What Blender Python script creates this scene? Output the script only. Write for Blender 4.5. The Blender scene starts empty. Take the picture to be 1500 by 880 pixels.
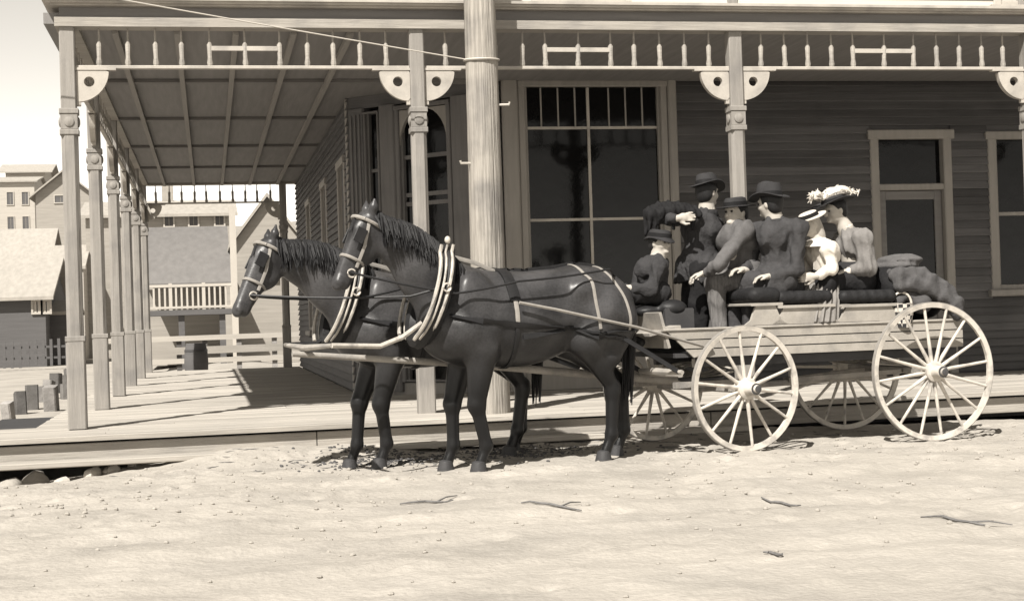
import bpy, math, random
import numpy as np
from mathutils import Vector, Matrix
R = math.radians
random.seed(7)
rng = np.random.default_rng(7)
scene = bpy.context.scene
COL = scene.collection

# ------------------------------------------------------------------ camera
F_PX, YAW, PITCH, ROLL = 2205.2, 0.1988, 0.00898, -0.03144
CAM = Vector((1.1965, -14.2224, 1.1757))
_fw = Vector((math.sin(YAW)*math.cos(PITCH), math.cos(YAW)*math.cos(PITCH), math.sin(PITCH)))
_r0 = Vector((math.cos(YAW), -math.sin(YAW), 0))
_u0 = _r0.cross(_fw)
_rt = _r0*math.cos(ROLL) + _u0*math.sin(ROLL)
_up = -_r0*math.sin(ROLL) + _u0*math.cos(ROLL)
cd = bpy.data.cameras.new('camera')
cd.sensor_fit = 'HORIZONTAL'; cd.sensor_width = 36.0; cd.lens = 36.0*F_PX/1500.0
cd.clip_start = 0.1; cd.clip_end = 6000
cam = bpy.data.objects.new('camera', cd); COL.objects.link(cam)
m = Matrix.Identity(4)
for i in range(3):
    m[i][0] = _rt[i]; m[i][1] = _up[i]; m[i][2] = -_fw[i]; m[i][3] = CAM[i]
cam.matrix_world = m
scene.camera = cam

def ray(x, y): return _fw + _rt*((x-750)/F_PX) + _up*((440-y)/F_PX)
def at_y(x, y, Y):
    d = ray(x, y); return CAM + d*((Y-CAM.y)/d.y)
def at_z(x, y, Z=0.0):
    d = ray(x, y); return CAM + d*((Z-CAM.z)/d.z)

# ------------------------------------------------------------------ sky, sun, exposure
SUN_EL, SUN_AZ = R(49), R(215)          # azimuth clockwise from +Y
world = bpy.data.worlds.new('World'); scene.world = world; world.use_nodes = True
nt = world.node_tree; nt.nodes.clear()
sky = nt.nodes.new('ShaderNodeTexSky'); sky.sky_type = 'NISHITA'; sky.sun_disc = False
sky.sun_elevation = SUN_EL; sky.sun_rotation = SUN_AZ; sky.dust_density = 0.0; sky.air_density = 1.1; sky.ozone_density = 1.0
bw = nt.nodes.new('ShaderNodeVectorMath'); bw.operation = 'DOT_PRODUCT'; bw.inputs[1].default_value = (1.0, 0.0, 0.0)   # one channel as grey: a monochrome plate
tint = nt.nodes.new('ShaderNodeMix'); tint.data_type = 'RGBA'; tint.blend_type = 'MULTIPLY'; tint.inputs[0].default_value = 1.0
tint.inputs[7].default_value = (1.0, 0.945, 0.855, 1)
bg = nt.nodes.new('ShaderNodeBackground'); bg.inputs[1].default_value = 0.15
wo = nt.nodes.new('ShaderNodeOutputWorld')
nt.links.new(sky.outputs[0], bw.inputs[0]); nt.links.new(bw.outputs['Value'], tint.inputs[6])
nt.links.new(tint.outputs[2], bg.inputs[0]); nt.links.new(bg.outputs[0], wo.inputs[0])
sl = bpy.data.lights.new('sun', 'SUN'); sl.energy = 5.0; sl.angle = R(0.6); sl.color = (1.0, 0.955, 0.885)
sun = bpy.data.objects.new('sun', sl); COL.objects.link(sun)
_sd = Vector((math.sin(SUN_AZ)*math.cos(SUN_EL), math.cos(SUN_AZ)*math.cos(SUN_EL), math.sin(SUN_EL)))
sun.rotation_euler = (-_sd).to_track_quat('-Z', 'Y').to_euler()
sun.location = _sd*40
vs = scene.view_settings
vs.view_transform = 'Standard'; vs.look = 'None'; vs.gamma = 1.0; vs.exposure = 0.85; vs.use_curve_mapping = False

# ------------------------------------------------------------------ materials
MATS = {}
def tone(v):
    """toned monochrome print: light greys warm, dark greys a little cool"""
    v = v*0.77
    t = min(1, max(0, (v-0.02)/0.24))
    w = (1.075, 1.0, 0.895); c = (1.0, 0.985, 1.03)
    return tuple(v*(c[i]*(1-t)+w[i]*t) for i in range(3)) + (1,)
def mat(name, v, rough=0.75, var=0.25, scale=6.0, stretch=(1, 1, 1), bump=0.15, bscale=None, rand=0.0,
        spec=0.3, dirt=0.0, dv=None, dscale=1.3, sheen=0.0, fine=60.0, coords='pos', bdist=0.02):
    m = bpy.data.materials.new(name); m.use_nodes = True; MATS[name] = m
    n = m.node_tree.nodes; L = m.node_tree.links
    b = n['Principled BSDF']; b.inputs['Roughness'].default_value = rough
    b.inputs['Specular IOR Level'].default_value = spec
    if sheen: b.inputs['Sheen Weight'].default_value = sheen; b.inputs['Sheen Roughness'].default_value = 0.4
    if coords == 'pos':
        g = n.new('ShaderNodeNewGeometry'); co = g.outputs['Position']
    else:
        g = n.new('ShaderNodeTexCoord'); co = g.outputs['Object']
    mp = n.new('ShaderNodeMapping'); mp.inputs['Scale'].default_value = stretch; L.new(co, mp.inputs[0])
    def noise(sc, det=4, src=mp.outputs[0]):
        t = n.new('ShaderNodeTexNoise'); t.inputs['Scale'].default_value = sc; t.inputs['Detail'].default_value = det
        L.new(src, t.inputs['Vector']); return t.outputs['Fac']
    def math_(op, a, b_, clamp=False):
        t = n.new('ShaderNodeMath'); t.operation = op; t.use_clamp = clamp
        for i, q in enumerate((a, b_)):
            if isinstance(q, (int, float)): t.inputs[i].default_value = q
            else: L.new(q, t.inputs[i])
        return t.outputs[0]
    n1 = noise(scale); n2 = noise(fine, 3)
    k = math_('ADD', math_('MULTIPLY', math_('SUBTRACT', n1, 0.5), 2.6*var), math_('MULTIPLY', math_('SUBTRACT', n2, 0.5), 1.3*var))
    k = math_('ADD', k, 1.0)
    if rand:
        oi = n.new('ShaderNodeObjectInfo')
        k = math_('MULTIPLY', k, math_('ADD', 1.0-rand, math_('MULTIPLY', oi.outputs['Random'], 2*rand)))
    k = math_('MAXIMUM', k, 0.15)
    base = n.new('ShaderNodeRGB'); base.outputs[0].default_value = tone(v); col = base.outputs[0]
    if dirt:
        d = noise(dscale, 6, co); r = n.new('ShaderNodeMapRange'); r.inputs[1].default_value = 0.48; r.inputs[2].default_value = 0.68
        L.new(d, r.inputs[0])
        mx = n.new('ShaderNodeMix'); mx.data_type = 'RGBA'; mx.inputs[7].default_value = tone(dv if dv is not None else v*0.5)
        L.new(math_('MULTIPLY', r.outputs[0], dirt), mx.inputs[0]); L.new(col, mx.inputs[6]); col = mx.outputs[2]
    vm = n.new('ShaderNodeVectorMath'); vm.operation = 'SCALE'; L.new(col, vm.inputs[0]); L.new(k, vm.inputs['Scale'])
    L.new(vm.outputs[0], b.inputs['Base Color'])
    if bump:
        bp = n.new('ShaderNodeBump'); bp.inputs['Strength'].default_value = bump; bp.inputs['Distance'].default_value = bdist
        L.new(noise(bscale or scale*3, 5), bp.inputs['Height']); L.new(bp.outputs[0], b.inputs['Normal'])
    return m
M = MATS
mat('dirt', 0.40, 0.95, 0.24, 1.1, bump=0.38, bscale=26, spec=0.05, dirt=0.5, dv=0.31, dscale=1.3, fine=38, bdist=0.03)
mat('hill', 0.32, 0.95, 0.3, 0.25, bump=0.2, bscale=1.5, spec=0.1, dirt=0.5, dv=0.2, dscale=0.12, fine=2.5)
mat('walk_wood', 0.42, 0.85, 0.2, 3.0, (0.35, 6, 6), 0.3, 8, rand=0.13, spec=0.15, dirt=0.3, dv=0.3, dscale=1.1)
mat('walk_edge', 0.36, 0.85, 0.25, 3.0, (0.4, 6, 8), 0.3, 8, rand=0.1, spec=0.15, dirt=0.4, dv=0.2)
mat('under', 0.05, 0.95, 0.2, 3, bump=0)
mat('paint', 0.29, 0.7, 0.2, 4, (6, 6, 0.5), 0.3, 8, spec=0.2, dirt=0.6, dv=0.19, dscale=3.0)
mat('paint_beam', 0.36, 0.7, 0.2, 4, (0.5, 6, 6), 0.3, 8, spec=0.2, dirt=0.6, dv=0.23, dscale=2.5)
mat('paint_white', 0.47, 0.6, 0.16, 7, (1, 1, 1), 0.12, 12, spec=0.25, dirt=0.6, dv=0.27, dscale=4.0, fine=70)
mat('frieze', 0.2, 0.7, 0.2, 4, (0.4, 5, 5), 0.15, 8)
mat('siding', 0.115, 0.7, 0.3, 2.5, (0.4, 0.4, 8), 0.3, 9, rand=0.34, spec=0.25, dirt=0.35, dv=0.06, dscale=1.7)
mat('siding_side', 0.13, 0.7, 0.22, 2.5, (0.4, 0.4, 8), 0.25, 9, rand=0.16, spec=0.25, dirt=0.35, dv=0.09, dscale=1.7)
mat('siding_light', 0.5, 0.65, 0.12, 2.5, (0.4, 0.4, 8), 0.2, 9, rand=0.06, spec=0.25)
mat('trim', 0.30, 0.6, 0.14, 4, (5, 5, 0.5), 0.12, 8, spec=0.3, dirt=0.3, dv=0.22, dscale=2)
mat('ceiling', 0.19, 0.7, 0.2, 3, (6, 0.4, 1), 0.15, 8, rand=0.2)
mat('batten', 0.28, 0.7, 0.15, 3, (6, 0.4, 1), 0.1, 8)
mat('glass', 0.006, 0.07, 0.3, 1.5, bump=0.12, bscale=2.6, spec=0.16)
mat('curtain', 0.5, 0.9, 0.1, 20, (1, 1, 0.1), 0.1)
mat('interior', 0.03, 0.9, 0.3, 2, bump=0)
mat('trim_dark', 0.17, 0.7, 0.2, 4, (6, 6, 0.5), 0.2, 8, spec=0.25, dirt=0.4, dv=0.1, dscale=2)
mat('tongue_wood', 0.32, 0.8, 0.3, 6, bump=0.4, bscale=16, dirt=0.6, dv=0.16, dscale=5)
mat('hame_wood', 0.46, 0.5, 0.25, 20, bump=0.2, spec=0.35, dirt=0.6, dv=0.16, dscale=9)
mat('pole_wood', 0.38, 0.9, 0.42, 4.5, (10, 10, 0.3), 0.6, 6, spec=0.1, dirt=0.6, dv=0.17, dscale=2.2, bdist=0.05, fine=22)
mat('tyre_iron', 0.28, 0.6, 0.2, 10, bump=0.1, spec=0.4)
mat('iron', 0.06, 0.5, 0.3, 10, bump=0.1, spec=0.5)
mat('wire', 0.5, 0.5, 0.1, 10, bump=0)
mat('wagon_paint', 0.37, 0.65, 0.2, 6, (1, 1, 1), 0.2, 14, spec=0.2, dirt=0.7, dv=0.24, dscale=5, fine=70)
mat('wheel_paint', 0.58, 0.6, 0.16, 8, (1, 1, 1), 0.15, 14, spec=0.2, dirt=0.8, dv=0.27, dscale=9, fine=70)
mat('wagon_dark', 0.06, 0.6, 0.25, 6, bump=0.1)
mat('wagon_bed', 0.06, 0.8, 0.25, 4, (1, 8, 1), 0.1)
mat('cushion', 0.022, 0.6, 0.4, 14, bump=0.5, bscale=18, spec=0.15)
mat('leather', 0.02, 0.5, 0.3, 20, bump=0.1, spec=0.25)
mat('strap_light', 0.3, 0.5, 0.2, 20, bump=0.1, spec=0.4)
mat('brass', 0.55, 0.3, 0.15, 20, bump=0, spec=0.6)
mat('hoof', 0.05, 0.6, 0.25, 12, bump=0.1)
mat('hair_dark', 0.02, 0.5, 0.4, 40, (8, 8, 1), 0.3, 40, spec=0.2, coords='obj')
mat('hair_light', 0.4, 0.6, 0.25, 40, (8, 8, 1), 0.4, 30, spec=0.3)
mat('skin', 0.46, 0.55, 0.08, 10, bump=0.03, spec=0.3)
mat('eye', 0.01, 0.1, 0.1, 10, bump=0, spec=0.6)
mat('cloth_dark', 0.035, 0.9, 0.3, 12, bump=0.6, bscale=11, bdist=0.03, spec=0.08)
mat('cloth_black', 0.02, 0.85, 0.3, 12, bump=0.6, bscale=11, bdist=0.03, spec=0.08)
mat('cloth_grey', 0.06, 0.9, 0.25, 14, bump=0.7, bscale=12, bdist=0.03, spec=0.08)
mat('cloth_tweed', 0.05, 0.95, 0.3, 9, bump=0.9, bscale=13, fine=120, bdist=0.03, spec=0.08)
mat('cloth_mid', 0.09, 0.9, 0.25, 14, bump=0.7, bscale=11, bdist=0.03, spec=0.08)
mat('cloth_white', 0.72, 0.9, 0.08, 14, bump=0.6, bscale=14, bdist=0.02, spec=0.08)
mat('cloth_skirt', 0.24, 0.9, 0.25, 14, bump=0.4, bscale=14, bdist=0.02, spec=0.08)
mat('felt', 0.045, 0.8, 0.2, 14, bump=0.15, bscale=30, spec=0.08)
mat('felt_band', 0.02, 0.6, 0.2, 14, bump=0.1, spec=0.08)
mat('straw', 0.66, 0.7, 0.12, 40, (1, 1, 4), 0.3, 60)
mat('feather', 0.62, 0.8, 0.25, 40, bump=0.5, bscale=40)
mat('stone', 0.42, 0.9, 0.25, 5, bump=0.6, bscale=12, rand=0.2)
mat('timber', 0.22, 0.9, 0.4, 4, bump=0.8, bscale=10, rand=0.6)
mat('twig', 0.16, 0.9, 0.4, 14, bump=0.3)
mat('litter', 0.1, 0.95, 0.5, 14, bump=0.4)
mat('bg_dark', 0.12, 0.85, 0.2, 2, (0.4, 0.4, 6), 0.2, 5)
mat('bg_mid', 0.34, 0.85, 0.2, 2, (0.4, 0.4, 6), 0.2, 5)  # background walls and roofs lightened in colour in place of haze
mat('bg_light', 0.46, 0.85, 0.15, 2, (0.4, 0.4, 6), 0.2, 5)
mat('bg_roof', 0.38, 0.9, 0.2, 2, (3, 0.5, 3), 0.25, 5)
mat('bg_roof_dark', 0.2, 0.9, 0.2, 2, (3, 0.5, 3), 0.25, 5)
mat('bg_white', 0.5, 0.7, 0.1, 3, bump=0.05)
mat('foliage', 0.09, 0.8, 0.5, 3, bump=0, rand=0.2)
mat('cloth_brown', 0.12, 0.9, 0.25, 14, bump=0.5, bscale=14, bdist=0.02, spec=0.08)
mat('cloth_pale', 0.2, 0.9, 0.2, 14, bump=0.4, bscale=14, bdist=0.02, spec=0.08)
mat('cloth_stripe', 0.16, 0.9, 0.5, 9, (7, 7, 0.4), 0.5, 14, bdist=0.02, spec=0.08)
# plaid basket cloth
def mat_plaid():
    m = mat('plaid', 0.3, 0.9, 0.1, 20, bump=0.2)
    n = m.node_tree.nodes; L = m.node_tree.links; b = n['Principled BSDF']
    g = n.new('ShaderNodeTexCoord'); c = n.new('ShaderNodeTexChecker'); c.inputs['Scale'].default_value = 30
    c.inputs[1].default_value = tone(0.6); c.inputs[2].default_value = tone(0.04)
    L.new(g.outputs['Object'], c.inputs[0]); L.new(c.outputs[0], b.inputs['Base Color'])
mat_plaid()
# horse coats: dark legs, the darkening fading upward to mid barrel, dapple noise on the body
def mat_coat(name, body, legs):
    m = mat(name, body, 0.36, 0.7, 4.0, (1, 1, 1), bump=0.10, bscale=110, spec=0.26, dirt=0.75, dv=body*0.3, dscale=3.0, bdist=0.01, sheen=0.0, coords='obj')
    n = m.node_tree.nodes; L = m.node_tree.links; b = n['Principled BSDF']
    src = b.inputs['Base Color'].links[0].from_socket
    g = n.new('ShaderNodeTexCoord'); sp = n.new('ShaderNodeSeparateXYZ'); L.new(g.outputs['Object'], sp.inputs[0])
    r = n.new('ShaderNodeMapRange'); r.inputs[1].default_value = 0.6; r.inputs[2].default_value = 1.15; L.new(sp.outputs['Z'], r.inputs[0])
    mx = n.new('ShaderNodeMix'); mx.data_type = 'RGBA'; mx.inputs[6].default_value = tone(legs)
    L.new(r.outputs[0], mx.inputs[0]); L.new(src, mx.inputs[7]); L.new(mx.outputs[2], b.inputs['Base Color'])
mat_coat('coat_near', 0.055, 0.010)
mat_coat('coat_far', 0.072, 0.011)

# ------------------------------------------------------------------ mesh helpers
def frame(d, up=Vector((0, 0, 1))):
    d = Vector(d).normalized()
    if abs(d.dot(up)) > 0.99: up = Vector((1, 0, 0))
    s = up.cross(d).normalized(); u = d.cross(s)
    return d, s, u
class MB:
    def __init__(s): s.v = []; s.f = []
    def add(s, vs, fs):
        o = len(s.v); s.v += [tuple(q) for q in vs]; s.f += [tuple(i+o for i in f) for f in fs]; return s
    def box(s, c, d, M3=None, ch=0.0):
        c = Vector(c); hx, hy, hz = d[0]/2, d[1]/2, d[2]/2
        if ch <= 0:
            vs = [Vector((x*hx, y*hy, z*hz)) for x in (-1, 1) for y in (-1, 1) for z in (-1, 1)]
            fs = [(0, 1, 3, 2), (4, 6, 7, 5), (0, 4, 5, 1), (2, 3, 7, 6), (0, 2, 6, 4), (1, 5, 7, 3)]
        else:
            # chamfer the long edges only: octagonal section along the longest axis
            ax = max(range(3), key=lambda i: d[i]); o = [i for i in range(3) if i != ax]
            a, b_ = d[o[0]]/2, d[o[1]]/2; e = min(ch, a*0.8, b_*0.8)
            sec = [(a-e, -b_), (a, -b_+e), (a, b_-e), (a-e, b_), (-a+e, b_), (-a, b_-e), (-a, -b_+e), (-a+e, -b_)]
            vs = []
            for t in (-1, 1):
                for p, q in sec:
                    w = [0, 0, 0]; w[ax] = t*d[ax]/2; w[o[0]] = p; w[o[1]] = q; vs.append(Vector(w))
            fs = [tuple(range(7, -1, -1)), tuple(range(8, 16))] + [(i, (i+1) % 8, 8+(i+1) % 8, 8+i) for i in range(8)]
            if ax == 1: fs = [f[::-1] for f in fs]
        if M3 is not None: vs = [M3 @ q for q in vs]
        return s.add([c+q for q in vs], fs)
    def beam(s, p, q, w, h, ch=0.0, up=(0, 0, 1)):
        p, q = Vector(p), Vector(q); d, sd, u = frame(q-p, Vector(up))
        M3 = Matrix((d, sd, u)).transposed()
        return s.box((p+q)/2, ((q-p).length, w, h), M3, ch)
    def tube(s, pts, rad, n=8, caps=True, sy=1.0, up=(0, 0, 1)):
        pts = [Vector(p) for p in pts]; k = len(pts)
        if isinstance(rad, (int, float)): rad = [rad]*k
        o = len(s.v); upv = Vector(up)
        for i, p in enumerate(pts):
            t = pts[min(i+1, k-1)] - pts[max(i-1, 0)]
            d, sd, u = frame(t, upv)
            for j in range(n):
                a = 2*math.pi*j/n
                s.v.append(tuple(p + sd*(rad[i]*math.cos(a)*sy) + u*(rad[i]*math.sin(a))))
        for i in range(k-1):
            for j in range(n):
                a = o+i*n+j; b_ = o+i*n+(j+1) % n
                s.f.append((a, b_, b_+n, a+n))
        if caps:
            s.f.append(tuple(o+j for j in range(n-1, -1, -1))); s.f.append(tuple(o+(k-1)*n+j for j in range(n)))
        return s
    def ring(s, pts, rad, n=6, sy=1.0, up=(0, 0, 1)):
        """closed tube"""
        pts = [Vector(p) for p in pts]; k = len(pts); o = len(s.v)
        for i, p in enumerate(pts):
            d, sd, u = frame(pts[(i+1) % k]-pts[i-1], Vector(up))
            for j in range(n):
                a = 2*math.pi*j/n
                s.v.append(tuple(p + sd*(rad*math.cos(a)*sy) + u*(rad*math.sin(a))))
        for i in range(k):
            for j in range(n):
                a = o+i*n+j; b_ = o+i*n+(j+1) % n; c = o+((i+1) % k)*n+(j+1) % n; e = o+((i+1) % k)*n+j
                s.f.append((a, b_, c, e))
        return s
    def lathe(s, prof, n=20, c=(0, 0, 0), axis=(0, 0, 1), closed=False, fn=None):
        c = Vector(c); d, sd, u = frame(axis, Vector((0, 1, 0)) if abs(Vector(axis).normalized().y) < .9 else Vector((0, 0, 1)))
        o = len(s.v); k = len(prof)
        for r, z in prof:
            for j in range(n):
                a = 2*math.pi*j/n; rr, zz = (r, z) if fn is None else fn(r, z, a)
                s.v.append(tuple(c + d*zz + sd*(rr*math.cos(a)) + u*(rr*math.sin(a))))
        for i in range(k-1 if not closed else k):
            for j in range(n):
                a = o+i*n+j; b_ = o+i*n+(j+1) % n; i2 = (i+1) % k
                s.f.append((a, b_, o+i2*n+(j+1) % n, o+i2*n+j))
        if not closed:
            s.f.append(tuple(o+j for j in range(n-1, -1, -1))); s.f.append(tuple(o+(k-1)*n+j for j in range(n)))
        return s
    def prism(s, poly, o, ax, ay, th):
        """polygon in plane (o, ax, ay), extruded both ways by th/2 along ax x ay"""
        o, ax, ay = Vector(o), Vector(ax), Vector(ay); nrm = ax.cross(ay).normalized()*(th/2); k = len(poly)
        vs = [o+ax*p+ay*q+nrm for p, q in poly] + [o+ax*p+ay*q-nrm for p, q in poly]
        fs = [tuple(range(k)), tuple(range(2*k-1, k-1, -1))] + [(i, k+i, k+(i+1) % k, (i+1) % k) for i in range(k)]
        return s.add(vs, fs)
    def ell(s, c, r, n=12, m_=8, M3=None):
        c = Vector(c); vs = []; fs = []
        for i in range(m_+1):
            th = math.pi*i/m_
            for j in range(n):
                a = 2*math.pi*j/n
                q = Vector((r[0]*math.sin(th)*math.cos(a), r[1]*math.sin(th)*math.sin(a), r[2]*math.cos(th)))
                vs.append(c + (M3 @ q if M3 is not None else q))
        for i in range(m_):
            for j in range(n):
                a = i*n+j; b_ = i*n+(j+1) % n
                if i == 0: fs.append((a, a+n, b_+n))
                elif i == m_-1: fs.append((a, a+n, b_))
                else: fs.append((a, a+n, b_+n, b_))
        return s.add(vs, fs)
    def mesh(s, name, mt, smooth=True, ang=38):
        me = bpy.data.meshes.new(name); me.from_pydata(s.v, [], s.f); me.validate()
        if mt: me.materials.append(M[mt])
        if smooth:
            me.polygons.foreach_set('use_smooth', [True]*len(me.polygons)); me.set_sharp_from_angle(angle=R(ang))
        return me
    def build(s, name, mt, parent=None, loc=(0, 0, 0), **kw):
        return link(name, s.mesh(name, mt), parent, loc, **kw)
def link(name, me, parent=None, loc=(0, 0, 0), rot=None, scale=None, label=None, cat=None, group=None, kind=None):
    o = bpy.data.objects.new(name, me); COL.objects.link(o); o.location = loc
    if rot is not None: o.rotation_euler = rot
    if scale is not None: o.scale = scale
    if parent is not None: o.parent = parent
    if label: o['label'] = label
    if cat: o['category'] = cat
    if group: o['group'] = group
    if kind: o['kind'] = kind
    return o
def thing(name, label, cat, loc=(0, 0, 0), rz=0.0, group=None):
    return link(name, None, None, loc, (0, 0, rz), None, label, cat, group)
UNIT = {}
def unit(kind, mt):
    key = (kind, mt)
    if key not in UNIT:
        b = MB()
        if kind == 'clap':       # x 0..1, outward -y, lapped wedge
            h = 0.118
            pr = [(0.0, 0.0), (-0.044, 0.0), (-0.044, 0.01), (-0.007, h), (0.0, h)]
            b.add([(0, y, z) for y, z in pr]+[(1, y, z) for y, z in pr],
                  [(0, 1, 2, 3, 4), (9, 8, 7, 6, 5)]+[(i, 5+i, 5+(i+1) % 5, (i+1) % 5) for i in range(5)])
        elif kind == 'plank':    # x 0..1, y 0..1, z -0.045..0 with eased edges
            e = 0.03
            b.add([(x, y, z) for x in (0, 1) for y, z in ((0, -.045), (1, -.045), (1, -.006), (1-e, 0), (e, 0), (0, -.006))],
                  [(0, 1, 2, 3, 4, 5)[::-1], (6, 7, 8, 9, 10, 11)]+[(i, (i+1) % 6, 6+(i+1) % 6, 6+i) for i in range(6)])
        UNIT[key] = b.mesh(kind, mt, smooth=False)
    return UNIT[key]

# ------------------------------------------------------------------ implicit bodies (smooth union of tapered limbs, surface nets)
def cone(a, b, ra, rb, k=0.04, sy=1.0, neg=False): return ('c', np.array(a, float), np.array(b, float), ra, rb, k, sy, neg)
def elp(c, r, k=0.04, M3=None, neg=False): return ('e', np.array(c, float), np.array(r, float), None if M3 is None else np.array(M3), None, k, 1.0, neg)
def surf(prims, res, warp=None):
    lo = np.full(3, 1e9); hi = -lo
    bb = []
    for p in prims:
        if p[0] == 'c':
            rr = max(p[3], p[4]); l = np.minimum(p[1], p[2])-rr; h = np.maximum(p[1], p[2])+rr
        else:
            rr = p[2].max() if p[3] is not None else p[2]; l = p[1]-rr; h = p[1]+rr
        mg = 2.0*p[5]+3*res; bb.append((l-mg, h+mg))
        if not p[7]: lo = np.minimum(lo, l); hi = np.maximum(hi, h)
    lo = lo-5*res; n = np.ceil((hi+5*res-lo)/res).astype(int)+1
    D = np.full(n, 10.0, np.float32)
    ax = [lo[i]+res*np.arange(n[i]) for i in range(3)]
    for p, (l, h) in zip(prims, bb):
        a = np.clip(np.floor((l-lo)/res).astype(int), 0, n); b = np.clip(np.ceil((h-lo)/res).astype(int)+1, 0, n)
        sl_ = tuple(slice(a[i], b[i]) for i in range(3))
        X = ax[0][sl_[0]][:, None, None]; Y = ax[1][sl_[1]][None, :, None]; Z = ax[2][sl_[2]][None, None, :]
        if p[0] == 'c':
            A, B_, ra, rb, k, sy, neg = p[1:]
            v = B_-A; wy = 1.0/sy; ym = (A[1]+B_[1])/2
            px, py, pz = X-A[0], (Y-A[1])*wy, Z-A[2]; v = v*np.array([1, wy, 1]); L2 = max(v@v, 1e-9)
            t = np.clip((px*v[0]+py*v[1]+pz*v[2])/L2, 0, 1)
            d = np.sqrt((px-t*v[0])**2+(py-t*v[1])**2+(pz-t*v[2])**2)-(ra+(rb-ra)*t)
            if sy < 1: d = d*(0.5+0.5*sy)
        else:
            c, r, M3, _, k, _, neg = p[1:]
            px, py, pz = X-c[0], Y-c[1], Z-c[2]
            if M3 is not None:
                px, py, pz = (M3[0, i]*px+M3[1, i]*py+M3[2, i]*pz for i in range(3))
            k0 = np.sqrt((px/r[0])**2+(py/r[1])**2+(pz/r[2])**2)+1e-6
            k1 = np.sqrt((px/r[0]**2)**2+(py/r[1]**2)**2+(pz/r[2]**2)**2)+1e-6
            d = k0*(k0-1)/k1
        o = D[sl_]
        if neg:
            h_ = np.clip(0.5-0.5*(o+d)/k, 0, 1); D[sl_] = o*(1-h_)-d*h_+k*h_*(1-h_)
        else:
            h_ = np.clip(0.5+0.5*(o-d)/k, 0, 1); D[sl_] = o*(1-h_)+d*h_-k*h_*(1-h_)
    if warp is not None:
        D = D+warp(ax[0][:, None, None], ax[1][None, :, None], ax[2][None, None, :]).astype(np.float32)
    S = D < 0
    cs = [S[i:n[0]-1+i, j:n[1]-1+j, k:n[2]-1+k] for i in (0, 1) for j in (0, 1) for k in (0, 1)]
    cnt = sum(c.astype(np.int8) for c in cs); mixed = (cnt > 0) & (cnt < 8)
    I = np.argwhere(mixed); V = np.zeros((len(I), 3)); N = np.zeros(len(I))
    off = [(i, j, k) for i in (0, 1) for j in (0, 1) for k in (0, 1)]
    val = [D[I[:, 0]+o[0], I[:, 1]+o[1], I[:, 2]+o[2]] for o in off]
    for a in range(8):
        for b in range(a+1, 8):
            if sum(abs(off[a][i]-off[b][i]) for i in range(3)) != 1: continue
            va, vb = val[a], val[b]; cr = (va < 0) != (vb < 0)
            t = np.where(cr, va/(va-vb+1e-12), 0)[:, None]
            V += np.where(cr[:, None], np.array(off[a])*(1-t)+np.array(off[b])*t, 0); N += cr
    V = lo+res*(I+V/N[:, None])
    idx = np.full(mixed.shape, -1, np.int64); idx[mixed] = np.arange(len(I))
    F = []
    for axn in range(3):
        s0 = [slice(None)]*3; s1 = [slice(None)]*3; s0[axn] = slice(0, -1); s1[axn] = slice(1, None)
        e = S[tuple(s0)] != S[tuple(s1)]
        E_ = np.argwhere(e); o1, o2 = [(1, 2), (2, 0), (0, 1)][axn]
        ok = (E_[:, o1] > 0) & (E_[:, o2] > 0) & (E_[:, o1] < n[o1]-1) & (E_[:, o2] < n[o2]-1); E_ = E_[ok]
        q = []
        for d1, d2 in ((1, 1), (0, 1), (0, 0), (1, 0)):
            c = E_.copy(); c[:, o1] -= d1; c[:, o2] -= d2; q.append(idx[c[:, 0], c[:, 1], c[:, 2]])
        q = np.stack(q, 1); fl = S[E_[:, 0], E_[:, 1], E_[:, 2]]
        q[~fl] = q[~fl][:, ::-1]; F.append(q)
    return V, np.concatenate(F)
def body(name, prims, res, mt, parent=None, warp=None, **kw):
    V, F_ = surf(prims, res, warp)
    me = bpy.data.meshes.new(name); me.from_pydata(V.tolist(), [], F_.tolist()); me.materials.append(M[mt])
    me.polygons.foreach_set('use_smooth', [True]*len(me.polygons))
    return link(name, me, parent, **kw)

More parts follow.
